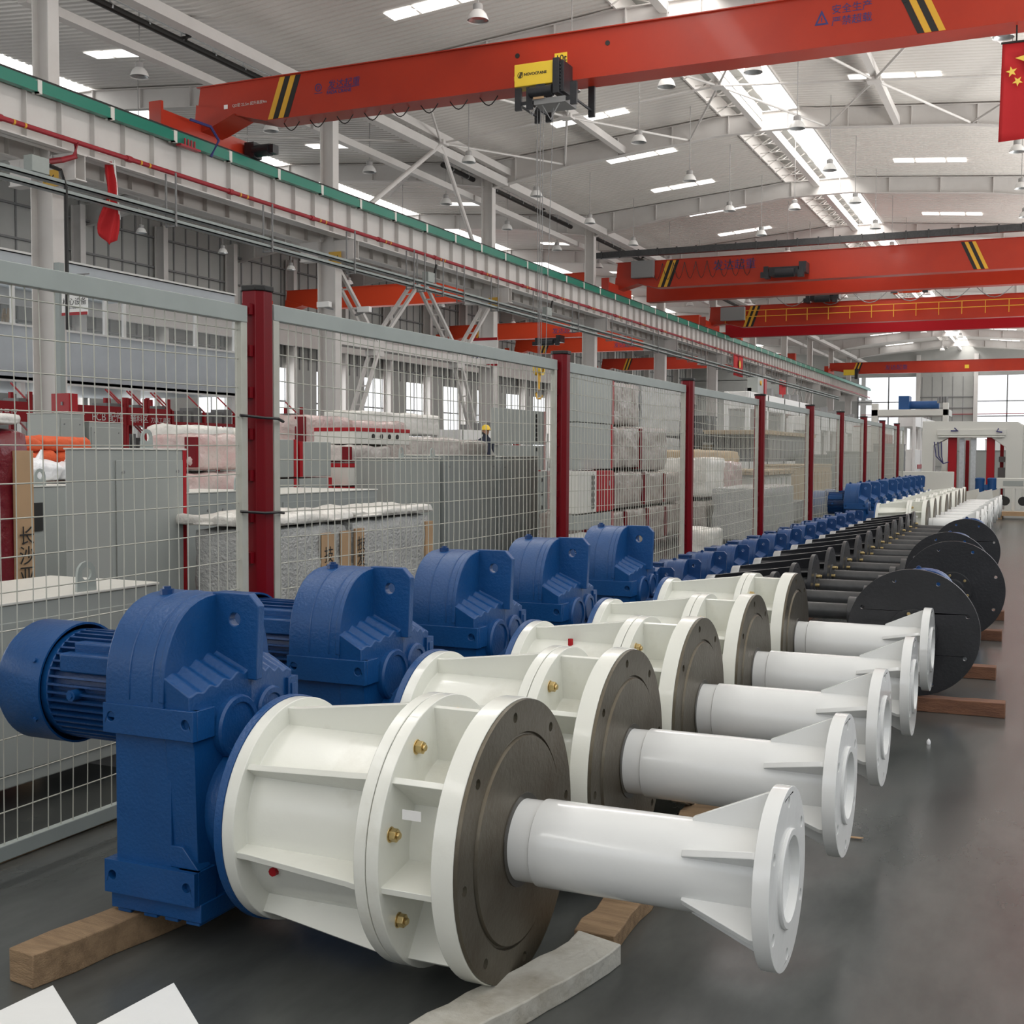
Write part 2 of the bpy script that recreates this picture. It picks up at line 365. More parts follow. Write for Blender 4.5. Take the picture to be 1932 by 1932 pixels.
# left outer wall with tall windows
WX = -56
wall = MB(); win = MB(); seam = MB()
wall.box(WX-.2, Y0, 0, WX, Y1, 1.0); wall.box(WX-.2, Y0, 8.3, WX, Y1, 18)
y = 24.0
while y < Y1:
    wall.box(WX-.2, y+4.3, 1.0, WX, y+7.6, 8.3) if False else wall.box(WX-.2, y+4.6, 1.0, WX, y+7.62, 8.3)
    for z in (3.2, 5.6): seam.box(WX-.1, y, z, WX+.1, y+4.6, z+.12)
    for yy in (1.5, 3.1): seam.box(WX-.06, y+yy, 1, WX+.02, y+yy+.06, 8.3)
    win.box(WX-.13, y, 1.0, WX-.11, y+4.6, 8.3)
    y += 7.62
struct('wall_left', wall, WALLM); struct('window_100', win, GLASS)
y = 24.0
while y < Y1:
    seam.box(WX, y, 8.3, WX+.06, y+.12, 17.5); y += 1.27
for z in (9.2, 11.6, 12.0, 14.0, 16.0): seam.box(WX, Y0, z, WX+.22, Y1, z+.12)
struct('trim_9', seam, SEAM)
mb = MB()
y = CY[1]-7.62
while y < Y1:
    for dx in (0, .75): mb.box(WX+.2+dx, y-.22, 0, WX+.24+dx, y+.22, 16.8)
    mb.box(WX+.2, y-.015, 0, WX+.95, y+.015, 16.8); y += 7.62
struct('trim_10', mb, FRAME)
tag((lambda m: (m.box(WX+1.0, Y0, 10.0, WX+1.02, Y1, 11.6), m.box(WX+.8, Y0, 10, WX+1.2, Y1, 10.04), m)[-1])(MB()).build('runway_beam', FRAME, None, 0, 0), kind='structure')
# right wall and the wall behind the camera, solid below a band of openings
struct('wall_right', MB().box(15.8, Y0, 0, 16, Y1, 9.0), WALLM); struct('wall_front', MB().box(-58, Y0-.2, 0, 16, Y0, 7.0), WALLM)
# far gable wall
wall = MB(); win = MB(); bars = MB()
wall.box(-58, Y1, 13.9, 16, Y1+.2, 19.5); wall.box(-58, Y1, 0, -28.6, Y1+.2, 14)
wall.box(-19.6, Y1-.1, 0, -11.3, Y1+.2, 14); wall.box(-28.6, Y1, 0, 16, Y1+.2, 2.2)
struct('wall_back', wall, WALLM)
for x0, x1 in ((-28.6, -19.3), (-11.3, 16)):
    win.box(x0, Y1+.08, 2.2, x1, Y1+.1, 13.9)
    for z in (6.1, 7.6, 9.9): bars.box(x0, Y1-.08, z, x1, Y1+.04, z+.14)
    for k in range(int((x1-x0)/4.6)+1): bars.box(x0+k*4.65-.09, Y1-.08, 2.2, x0+k*4.65+.09, Y1+.04, 13.9)
struct('window_101', win, GLASS)
for k in range(6): bars.box(-19.0+k*1.5, Y1-.14, 6.2, -18.9+k*1.5, Y1-.1, 13.8)
for z in (6.1, 8.9, 10.6): bars.box(-19.6, Y1-.22, z, -11.3, Y1-.1, z+.14)
struct('trim_11', bars, SEAM)
mb = MB()
for x in (-19.5, -11.1): mb.box(x-.3, Y1-.7, 0, x+.3, Y1-.1, 17.2)
struct('trim_12', mb, FRAME)
mb = MB().box(-28, Y1-.5, 7.95, 14, Y1-.3, 8.05); struct('trim_13', mb, PIPE)
# mezzanine office in the left bay
mz = MB(); MX = -45
for z0, z1 in ((4.9, 7.5), (9.7, 11.0)):
    mz.box(MX-.15, 28, z0, MX, 59.5, z1)
mz.box(-55, 28, 4.9, MX, 59.5, 5.1); mz.box(-55, 28, 10.9, MX, 59.5, 11.0)
struct('wall_left', mz, PARAPET)
mz = MB()
for z in (4.85, 7.5, 9.6, 10.95): mz.box(MX-.2, 28, z, MX+.04, 59.6, z+.1)
for y in (35, 42.5, 48.6, 50, 55.8, 59.4): mz.box(MX-.14, y, 7.5, MX+.01, y+.2, 9.7)
for y in (28, 35.5, 43, 51, 59.2): mz.box(MX-.3, y, 0, MX-.02, y+.28, 4.9)
for y in (31, 39, 47, 55): mz.box(-54.6, y, 7, -54.3, y+.3, 9.6)
struct('trim_14', mz, WHITEP)
struct('window_102', MB().box(MX-.09, 28, 7.6, MX-.08, 59.4, 9.6), GLASS)
# ---------------------------------------------------------------- overhead cranes
def star(cx, cz, r, a0=PI/2, n=5):
    return [(cx+(r if i % 2 == 0 else r*.4)*math.cos(a0+i*PI/n), cz+(r if i % 2 == 0 else r*.4)*math.sin(a0+i*PI/n)) for i in range(2*n)]
def stripes(parent, x, y, z0, z1, lean, name='hazard_stripes', w=.2):
    mb = MB(); my = MB()
    for k in range(4):
        (my if k % 2 == (0 if lean > 0 else 1) else mb).prism([(x+k*w*1.05, z0), (x+k*w*1.05+w, z0), (x+k*w*1.05+w+lean, z1), (x+k*w*1.05+lean, z1)], y-.006, y, 'Y')
    my.each(name, YELD, parent, 0, 0); mb.each(name, INK, parent, 0, 0)
def crane(y, x0, x1, zb, h, wd, label, m, detail=0, grp='red overhead cranes of the main bay', rail=None):
    t = thing('overhead_crane', (0, y, 0), label, 'crane', grp)
    mb = MB(); zt = zb+h
    mb.prism([(x0, zb+.72), (x0+2.8, zb), (x1, zb), (x1, zt), (x0+.1, zt)], 0, wd, 'Y')
    mb.box(x0, -.08, zt, x1, wd+.08, zt+.03)
    mb.build('girder', m, t, 0, 0)
    e = MB(); e.box(x0-.2, -2.1, 12.15, x0+.2, 2.6, 12.8); e.box(x0-.25, -2.2, 12.1, x0+.25, -2.08, 13.05)
    e.prism([(x0-.1, 12.45), (x0+.5, 12.6), (x0+1.6, zb+.35), (x0-.0, zb+.8)], -.1, wd+.1, 'Y')
    e.build('end_carriage', m, t, 0, 0)
    stripes(t, x0+2.9, -.002, zb+.02, zt-.02, .5*h/1.4)
    return t
c1 = crane(34.0, -27.2, 2.5, 12.66, 1.38, .95, 'nearest red overhead crane, with a yellow hoist hanging from its long girder', ORANGE, 1)
stripes(c1, -3.55, -.002, 12.68, 14.0, -.6, w=.17)
text('发达起重', .31, NAVY, c1, (-21.95, -.01, 13.42), FACE_Y, shear=.15)
text('FADA CRANE', .155, NAVY, c1, (-21.98, -.01, 13.24), FACE_Y, shear=.1, bold=.003)
mb = MB(); mb.prism(circle(-22.3, 13.5, .13, 24), -.008, 0, 'Y', [circle(-22.3, 13.5, .10, 24)])
for d in (-.025, .025): mb.prism([(-22.31+d, 13.43), (-22.285+d, 13.44), (-22.28+d, 13.56), (-22.305+d, 13.55)], -.008, 0, 'Y')
mb.box(-22.45, -.008, 13.31, -22.15, 0, 13.33); mb.box(-21.95, -.008, 13.375, -20.75, 0, 13.39); mb.build('emblem', NAVY, c1, 0, 0)
text('QD型 22.5m 起升高度9m', .13, PRINT, c1, (-25.75, -.01, 12.92+.33), FACE_Y)
MB().box(-26.1, -.01, 13.22, -25.95, 0, 13.36).build('label', WINK, c1, 0, 0)
text('安全生产', .27, NAVY, c1, (-5.8, -.01, 13.52), FACE_Y); text('严禁超载', .27, NAVY, c1, (-5.8, -.01, 13.2), FACE_Y)
mb = MB(); mb.prism([(-6.25, 13.25), (-5.87, 13.25), (-6.06, 13.65)], -.008, 0, 'Y', [[(-6.18, 13.3), (-5.94, 13.3), (-6.06, 13.54)]]); mb.box(-6.075, -.008, 13.33, -6.045, 0, 13.45); mb.build('warning_sign', NAVY, c1, 0, 0)
mb = MB()
for x in (-15.15, -12.25, -3.9): mb.cyl((x, -.015, 13.6), (x, .03, 13.6), .075, n=12)
mb.each('sight_hole', RUBBER, c1)
mb = MB()                                                         # festoon cable loops under the girder
x = -24
while x < -15.6:
    mb.tube([(x+.62*i/6, .5, 12.65-.27*math.sin(PI*i/6)) for i in range(7)], .018, 5); x += 1.05
mb.each('cable_loop', RUBBER, c1)
mb = MB(); mb.cyl((-26.6, 2.4, 12.4), (-25.9, 2.4, 12.4), .22); mb.box(-26.9, 2.2, 12.15, -26.5, 2.7, 12.7); mb.box(-25.9, 2.25, 12.25, -25.7, 2.6, 12.55); mb.build('travel_motor', BLACK, c1)
mb = MB()
for k in range(4): mb.cyl((-26.4, -1.2-.16*k, 11.88), (-26.4, -1.2-.16*k, 11.62), .035, n=8)
mb.box(-26.5, -2.0, 11.57, -26.3, -1.0, 11.64); mb.build('current_collector', PIPE, c1)
MB().tube([(-26.5, -1.3, 12.6), (-26.2, -.6, 12.5), (-26.1, -.3, 12.1), (-26.2, -.6, 11.5)], .05).build('cable_loop', NAVY, c1)
# hoist, on the lower flange of the nearest crane
h = thing('wire_rope_hoist', (-14.3, 33.6, 12.2), 'yellow and black electric hoist under the nearest red crane girder', 'hoist')
mb = MB().box(-.62, -.35, .22, .62, .15, .88); mb.box(-.7, -.2, .45, -.62, .05, .6); mb.build('drum_cover', YEL, h, .02)
text('NOVOCRANE', .11, INK, h, (-.3, -.357, .52), FACE_Y, bold=.004, sx=1.05)
mb = MB(); mb.prism(circle(-.42, .55, .09, 20), -.357, -.351, 'Y', [circle(-.42, .55, .075, 20)]); mb.prism([(-0.48, .47), (-0.45, .47), (-0.38, .64), (-0.41, .64)], -.357, -.351, 'Y'); mb.prism([(-0.44, .47), (-0.41, .47), (-0.34, .64), (-0.37, .64)], -.357, -.351, 'Y'); mb.build('emblem', INK, h, 0, 0)
mb = MB().box(.63, -.4, -.1, .83, .3, .92)
for k in range(8): mb.box(.83, -.36, 0+k*.1, .86, -.3, .05+k*.1)
mb.box(.83, -.3, -.05, .95, .5, .85); mb.build('gear_case', BLACK, h, .01)
mb = MB(); mb.cyl((-.1, -.3, .02), (.6, -.3, .02), .17); mb.cyl((-.14, -.3, .02), (-.1, -.3, .02), .13); mb.box(.1, -.42, -.1, .4, -.1, .2); mb.build('hoist_motor', BLACK, h)
mb = MB()
for x in (-.52, -.15, 1.25):
    mb.box(x-.1, -.3, -.45, x+.1, -.2, .2); mb.box(x-.1, 1.2, -.45, x+.1, 1.3, .75)
    mb.cyl((x-.02, -.22, -.25), (x-.02, 1.25, -.25), .04, n=8)
mb.box(-.6, -.25, -.3, 1.3, -.2, -.2); mb.build('trolley_frame', BLACK, h)
mb = MB()
for x in (-.1, .0, .1, .42): mb.cyl((x, .2, -.3), (x*.45+.02, .2, -8.0), .012, n=5)
mb.each('wire_rope', SEAM, h)
mb = MB(); mb.lathe([(-.12, .12), (-.12, .2), (-.05, .2), (-.05, .12)], (0, .2, -8.1), 'X', 20); mb.lathe([(.05, .12), (.05, .2), (.12, .2), (.12, .12)], (0, .2, -8.1), 'X', 20)
hk = mb.build('hook_block', YEL, h); mb = MB(); mb.box(-.04, .15, -8.5, .04, .25, -8.1); mb.cyl((0, .2, -8.5), (0, .2, -8.75), .035); mb.tube([(0, .2, -8.7), (-.09, .2, -8.85), (-.05, .2, -9.0), (.06, .2, -9.0), (.11, .2, -8.9)], .035, 8); mb.build('hook', YELD, hk)
mb = MB().box(0, -.3, -.35, 1.0, .6, -.18); mb.tube([(-.3, -.2, -.25), (-.1, -.2, -.62), (.1, -.2, -.25)], .02); mb.tube([(.2, -.2, -.3), (.5, -.2, -.8), (.8, -.2, -.3)], .02); mb.build('control_box', SEAM, h)
MB().box(.0, -.36, -.2, .34, -.34, -.1).build('label', CARD, h, 0, 0)
sgn = thing('load_sign', (-13.72, 33.98, 13.08), 'small yellow ten tonne load plate on the nearest red girder', 'sign')
MB().box(-.2, -.01, -.05, .2, .01, .42).build('plate', YEL, sgn, 0, 0); text('10t', .27, INK, sgn, (-.17, -.014, .17), FACE_Y, bold=.004)
def small_hoist(x, y, z, label, m=BLACK, name='crane_trolley'):
    t = thing(name, (x, y, z), label, 'hoist')
    mb = MB().box(-.9, -.5, 0, .9, .6, .5); mb.cyl((-.5, -.6, .1), (.7, -.6, .1), .28); mb.box(.95, -.6, .1, 1.4, .5, .75); mb.box(-1.3, -.3, -.1, -1.0, .5, .6); mb.build('body', m, t)
    mb = MB(); mb.box(-1.4, -.7, -.15, -.9, -.55, .2); mb.box(.9, -.7, -.2, 1.3, -.5, .25); mb.each('wheel_bracket', BLACK, t)
    return t
c2 = crane(77, -27.0, 4, 12.55, 1.75, .9, 'red double girder crane second along the bay, a dark trolley on it', ORANGE)
MB().box(-27, 6.6, 12.5, 4, 7.5, 14.1).build('girder', ORANGE, c2, 0, 0)
mb = MB(); mb.tube([(-26.5, 0, 15.0), (4, 0, 15.0)], .2, 8)
c = MB().box(-29, -.3, 14.65, 4, .1, 15.05)
for k in range(26): c.box(-28+k*1.3, -.34, 14.6, -27.9+k*1.3, -.3, 15.1)
c.build('cable_track', BLACKG, c2)
mb = MB()
for k in range(9): mb.tube([(-24.5+k*.75+.75*i/6, -.15, 14.1-1.1*math.sin(PI*i/6)) for i in range(7)], .02, 4)
mb.each('cable_loop', RUBBER, c2)
MB().box(-25.8, -.5, 13.2, -24.3, -.05, 14.3).build('control_box', SEAM, c2)
stripes(c2, -4.6, -.002, 12.6, 14.25, -.75)
text('发达起重', .7, NAVY, c2, (-20.4, -.01, 13.5), FACE_Y)
small_hoist(-15.6, 76.3, 12.75, 'black trolley clamped on the second red crane girder')
c3 = crane(101, -27.0, 4, 12.3, 1.75, .8, 'red crane third along the bay with a yellow handrail walkway', ORANGE)
mb = MB()
for z in (.5, 1.0): mb.bar((-25.5, -.5, 12.3+z+.3), (4, -.5, 12.3+z+.3), .05, .05)
for k in range(18): mb.bar((-25.5+k*1.7, -.5, 12.6), (-25.5+k*1.7, -.5, 13.6), .05, .05)
mb.build('handrail', YELD, c3); MB().box(-27, 5.5, 12.0, 4, 6.2, 13.2).build('girder', RED, c3, 0, 0)
MB().box(-25.8, -1.0, 12.8, -23.8, -.5, 13.9).build('control_box', SEAM, c3)
mb = MB()
for k in range(6): mb.tube([(-21.5+k*3.1+3.1*i/8, -.4, 14.9-1.1*math.sin(PI*i/8)) for i in range(9)], .035, 4)
mb.each('cable_loop', SEAM, c3)
small_hoist(-17.5, 100.5, 14.1, 'black trolley sitting on top of the third red crane')
small_hoist(-10.2, 96.5, 14.0, 'brown red hoist hung between the second and third cranes', ORANGE2, 'wire_rope_hoist')
c4 = crane(161, -27.0, 6, 12.1, 1.45, .9, 'farthest red overhead crane in front of the gable windows', ORANGE)
stripes(c4, 0.8, -.002, 12.12, 13.5, -.7); text('发达起重', .7, NAVY, c4, (-20, -.01, 12.6), FACE_Y)
MB().box(-10.4, -.02, 12.5, -9.9, 0, 12.95).build('label', YEL, c4, 0, 0)
h4 = thing('wire_rope_hoist', (-24.3, 160.3, 11.9), 'small yellow hoist at the left end of the farthest red crane', 'hoist')
MB().box(-.7, -.4, 0, .7, .2, .7).build('drum_cover', YEL, h4); MB().box(.7, -.4, -.5, 1.1, .3, .8).build('gear_case', BLACK, h4)
for yy, lb, x0 in ((78.5, 'orange crane nearest in the left bay, beyond the second column', -54.5), (106, 'orange crane in the middle of the left bay with a black hoist', -54.5), (122, 'orange crane third in the left bay, behind the other two', -54.5), (150, 'red crane farthest away in the left bay', -54.5)):
    cc = crane(yy, x0, -29.3, 12.55, 1.5, .8, lb, ORANGE2 if yy < 130 else ORANGE, 0, 'overhead cranes of the left bay')
    if yy == 106: text('发达起重', .6, NAVY, cc, (-43.5, -.01, 12.95), FACE_Y); small_hoist(-43.6, 105.4, 11.9, 'black hoist under the middle orange crane of the left bay')
    if yy == 122: text('发达起重', .6, NAVY, cc, (-43, -.01, 12.95), FACE_Y)
# ---------------------------------------------------------------- runway fittings
g = thing('conductor_rail', (-26.62, 0, 0), 'green enclosed conductor rail running along the top of the white runway beam', 'conductor rail')
mb = MB().box(-.1, Y0, 11.72, .1, Y1-1, 12.02); mb.box(-.13, Y0, 12.02, .0, Y1-1, 12.1); mb.build('housing', GREEN, g, 0, 0)
MB().box(-.2, Y0, 12.1, -.05, Y1-1, 12.18).build('cover_strip', INK, g, 0, 0)
mb = MB(); y = 20.3
while y < 150: mb.box(-.02, y, 11.68, .12, y+.16, 12.06); mb.box(-.12, y, 11.68, .12, y+.05, 11.72); y += 2.9
mb.each('bracket', CREAMT, g, 0, 0, 2)
g = thing('fire_pipe', (-26.55, 0, 0), 'dark red sprinkler pipe running along the lower edge of the runway beam', 'pipe')
mb = MB().cyl((0, Y0, 10.66), (0, Y1-2, 10.66), .075, n=10); mb.tube([(0, 27.6, 10.66), (-.05, 27.6, 10.25), (-.25, 27.3, 10.1), (-.7, 27.3, 10.1)], .09, 8); mb.build('pipe', PIPE, g)
mb = MB(); y = 24.6
while y < 150: mb.cyl((0, y, 10.66), (0, y+.22, 10.66), .1, n=10); y += 5.1
mb.each('coupling', PIPE, g)
mb = MB(); y = 25.2
while y < 140: mb.cyl((0, y, 10.66), (0, y+.07, 10.66), .08, n=10); mb.cyl((0, y+.4, 10.66), (0, y+.47, 10.66), .08, n=10); y += 5.1
mb.each('yellow_band', YELD, g)
g = thing('cable_tray', (-26.4, 0, 0), 'long grey twin channel lighting rail hung below the runway beam', 'cable tray')
mb = MB()
for z in (8.98, 9.24): mb.box(-.14, Y0, z, .14, 165, z+.03); mb.box(.1, Y0, z, .14, 165, z+.12)
mb.each('channel', TRAY, g, 0, 0, 2)
mb = MB(); ys = [31.6, 36.9, 42.6, 47.6, 48.6, 50.4, 52.6, 56.5, 62, 68, 74, 78, 84, 90, 93, 97, 102, 106, 110, 113, 118, 124, 130, 138]
for y in ys:
    for dx in (-.2, .2): mb.box(dx-.02, y-.03, 8.85, dx+.02, y+.03, 10.58)
    mb.box(-.2, y-.03, 8.85, .2, y+.03, 8.9)
mb.each('hanger', SEAM, g, 0, 0, 3)
for y, lb in ((25.9, 'grey junction box on the tray beside the nearest column'), (49.3, 'grey junction box on the tray between the first hangers and second column'), (63.5, 'grey junction box on the tray just past the third column')):
    t = thing('junction_box', (-26.35, y, 9.38), lb, 'junction box'); MB().box(-.2, -.32, 0, .12, .32, .45).build('case', RAILG, t, .01)
    MB().tube([(0, .45, .3), (.05, .8, .25), (.05, 1.0, -.2), (.05, 1.0, -4.3)] if y < 30 else [(0, .45, .3), (0, .7, .9)], .06).build('cable', RUBBER, t)
for k, s_ in enumerate(('E26', 'E24', 'E22')):
    y = CY[3+k]; t = thing('column_sign', (-27.5, y-.36, 9.42-.02*k), 'amber %s number plate on the %s column' % (s_, ('nearest', 'second', 'third')[k]), 'sign')
    MB().box(-.3, -.02, 0, .3, 0, .5).build('plate', PLATE, t, 0, 0); text(s_, .28, INK, t, (-.24, -.03, .15), FACE_Y, bold=.006)
# black rain pipe under the roof
for y0_, y1_, lb in ((18, 41, 'black drain pipe hung under the roof above the nearest crane end'), (55.5, 73.5, 'black drain pipe under the roof either side of the third column'), (75, 91, 'black drain pipe under the roof beyond the fourth column'), (100, 120, 'short black drain pipe under the roof far along the column line')):
    t = thing('drain_pipe', (-28.9, 0, 16.3), lb, 'pipe', 'black drain pipes under the roof')
    mb = MB().cyl((0, y0_, 0), (0, y1_, -.05), .13, n=10); ye = y0_ if y0_ > 50 else 35.2
    mb.tube([(0, ye, 0), (.1, ye+.1, .05), (.1, ye+.3, .2), (.1, ye+.3, 1.3)], .11, 8)
    if y0_ > 50: mb.tube([(0, y0_+13, 0), (.1, y0_+13.2, .2), (.1, y0_+13.2, 1.3)], .11, 8)
    mb.build('pipe', RUBBER, t); mb = MB().box(-.02, y0_, .25, .02, y1_, .28); y = y0_+1
    while y < y1_: mb.box(-.01, y, -.13, .01, y+.06, .28); mb.cyl((0, y, 0), (0, y+.07, 0), .14, n=10); y += 1.8
    mb.build('hanger', GALV, t)
# ---------------------------------------------------------------- high bay lamps
def lamp_proto():
    t = thing('hanging_lamp', (0, 0, 0), '', 'lamp')
    MB().lathe([(0, .33), (.05, .32), (.2, .26), (.3, .17), (.3, .05)], axis='Z', n=20).build('lamp_shade', LAMPW, t)
    MB().lathe([(.3, .15), (.48, .15), (.52, .1), (.52, .02)], axis='Z', n=16).build('ballast_housing', LAMPG, t)
    MB().lathe([(.02, .29), (.10, .2), (.12, .01)], axis='Z', n=16).build('reflector', GALV, t)
    MB().cyl((0, 0, .5), (0, 0, 2.35), .02, n=6).build('suspension_rod', LAMPG, t)
    return t
LP = lamp_proto(); first = [True]
ordn = ['first', 'second', 'third', 'fourth', 'fifth', 'sixth', 'seventh', 'eighth', 'ninth', 'tenth', 'eleventh', 'twelfth', 'thirteenth', 'fourteenth', 'fifteenth', 'sixteenth', 'seventeenth', 'eighteenth']
ROWS = [(-16.2, 'just left of the ridge skylight', 33.4, 14), (-9.7, 'just right of the ridge skylight', 41.6, 14), (-12.9, 'under the ridge skylight itself', 42.0, 6), (-1.75, 'at the far right roof edge', 41.3, 12), (-24.3, 'just right of the column line', 49.2, 10), (-29.4, 'just left of the column line', 33.6, 10), (-36.5, 'half way across the left bay roof', 41.6, 9), (-50, 'close to the left outer wall', 49.4, 9)]
for x, where, y0_, cnt in ROWS:
    for k in range(cnt):
        t = LP if first[0] else copy_tree(LP); first[0] = False
        st = 7.75 if x != -12.9 else 23.3
        zl = 14.6; t.location = (x, y0_+k*st, zl)
        if k == 0: RODM = MB().cyl((0, 0, .5), (0, 0, (roofz(x) if x != -12.9 else 19.1)-zl+.02), .02, n=6).mesh('suspension_rod', LAMPG)
        for c_ in t.children:
            if c_.name.startswith('suspension_rod'): c_.data = RODM; tag(t, 'white bell lamp, %s along the row %s' % (ordn[k], where), 'lamp', 'high bay lamps')
# ---------------------------------------------------------------- flags
def cloth(fn, nu, nv, m, name, parent):
    v = [fn(i/nu, j/nv) for j in range(nv+1) for i in range(nu+1)]; f = [(j*(nu+1)+i, j*(nu+1)+i+1, (j+1)*(nu+1)+i+1, (j+1)*(nu+1)+i) for j in range(nv) for i in range(nu)]
    o = MB().add(v, f).build(name, m, parent, 0, 80); s_ = o.modifiers.new('thick', 'SOLIDIFY'); s_.thickness = .012; return o
t = thing('hanging_flag', (-1.45, 34.3, 0), 'red flag with yellow stars hanging at the right edge under the nearest crane', 'flag', 'red flags')
cloth(lambda u, v: (-.02-.05*v+u*4.0, .05*math.sin(u*14+v*2)*(.3+v), 12.22-2.5*v), 40, 10, FLAGR, 'cloth', t)
mb = MB()
for cx, cz, r, a in ((.72, 11.75, .42, .2), (.22, 11.62, .0, 0), (.22, 11.46, .14, .2), (.37, 11.2, .13, .6)):
    if r: mb.prism(star(cx, cz, r, PI/2+a), -.1, -.075, 'Y')
mb.each('star', STARY, t, 0, 0); MB().cyl((-.05, 0, 12.24), (4, 0, 12.24), .03, n=8).build('flag_pole', INK, t)
MB().box(.3, -.02, 12.24, .34, .02, 12.66).box(3, -.02, 12.24, 3.04, .02, 12.66).each('cord', INK, t)
t = thing('hanging_flag', (-26.9, 29.2, 7.75), 'folded red flag hanging on a white pole in front of the tray, upper left', 'flag', 'red flags')
def fl(u, v):
    sp = (u-.5)*(.22+.5*v-.5*max(0, v-.7)+.08*math.sin(v*9))+.12*math.sin(v*4); return (sp*.74+.07*math.sin(u*11+v*2), .1+sp*.67, 2.75-2.45*v*(1-.25*abs(u-.6))-.2*u*v)
cloth(fl, 14, 20, FLAGR, 'cloth', t); MB().cyl((.15, .18, 2.8), (.2, .35, 1.0), .03, n=8).build('flag_pole', WHITEP, t)
mb = MB(); mb.lathe([(0, .18), (.03, .18)], (.16, .12, 1.55), 'X', 16); mb.build('emblem', STARY, t, 0, 0)
for (x, y, z, lb, s_) in ((-26.6, 108, 8.6, 'small red flag with a yellow emblem above the far fence posts', 1.6), (-26.6, 128, 7.6, 'plain small red flag farthest along the runway beam', 1.5)):
    t = thing('hanging_flag', (x, y, z), lb, 'flag', 'red flags')
    cloth(lambda u, v: (.05*math.sin(9*u), u*s_*2.2, s_*1.3-v*s_*1.2), 10, 6, FLAGR, 'cloth', t); MB().cyl((0, 0, s_*1.3), (0, s_*2.2, s_*1.3), .03, n=6).build('flag_pole', WHITEP, t)
    if s_ > 1.55: MB().prism(circle(s_*1.3, s_*.8, .35, 14), .06, .09, 'X').build('emblem', STARY, t, 0, 0)
# signs and boxes on the columns
t = thing('hanging_sign', (-27.27, 27.7, 5.6), 'white and red notice board hanging beside the nearest column', 'sign')
MB().box(0, -.03, 0, 1.0, 0, 1.0).build('board', WHITEP, t, 0, 0); MB().box(.3, -.04, .86, 1.0, -.03, 1.0).box(0, -.04, 0, 1.0, -.03, .09).each('red_band', RED, t, 0, 0)
MB().bar((-.3, 0, 1.2), (1.05, 0, 1.2), .04, .04).box(.14, -.01, 1, .18, .01, 1.2).box(.84, -.01, 1, .88, .01, 1.2).build('hanger', SEAM, t, 0, 0)
text('核心设备', .235, INK, t, (.03, -.035, .32), FACE_Y, ); text('ALC 集成调试区', .11, INK, t, (.16, -.035, .66), FACE_Y); text('Core equipment', .07, INK, t, (.24, -.035, .2), FACE_Y); text('第一事业部', .08, WINK, t, (.6, -.045, .89), FACE_Y)
t = thing('hanging_sign', (-27.0, 58.2, 6.2), 'white notice board hanging in front of the third column bracing', 'sign')
MB().box(-1.6, -.03, 0, 0, 0, 1.5).build('board', WHITEP, t, 0, 0); MB().box(-1.6, -.04, 0, 0, -.03, .1).box(-1.6, -.04, 1.35, 0, -.03, 1.5).each('red_band', RED, t, 0, 0); text('移动台', .5, NAVY, t, (-1.55, -.035, .4), FACE_Y)
t = thing('fire_cabinet', (-27.12, 27.35, 2.1), 'red wall box with a white notice fixed to the nearest column', 'cabinet')
MB().box(-.1, -.2, 0, .6, .15, 1.15).build('body', RED, t, .01); MB().box(.02, -.21, .42, .56, -.2, .62).build('label', WINK, t, 0, 0); text('消防控制箱', .1, NAVY, t, (.04, -.215, .48), FACE_Y)
MB().box(.3, -.23, .8, .36, -.2, .9).build('lock', SEAM, t)
t = thing('riser_duct', (-27.55, 27.9, 0), 'grey vertical cable duct on the nearest column', 'duct'); MB().box(.0, -.24, 0, .2, -.03, 7.2).build('duct', TRAY, t, 0, 0)
for k, (x, y, z, lb) in enumerate(((-27.5, 43.0, 7.6, 'white camera on the left side of the second column'), (-27.3, 44.4, 7.5, 'white camera on the right side of the second column'), (-27.5, 58.3, 6.9, 'white camera on the left side of the third column'))):
    t = thing('security_camera', (x, y, z), lb, 'camera', 'security cameras on the columns')
    s_ = -1 if k != 1 else 1
    MB().box(s_*.15, -.12, 0, s_*.75, .12, .24).build('body', WHITEP, t, .02); MB().bar((0, 0, -.1), (s_*.4, 0, .02), .08, .08).build('bracket', SEAM, t)
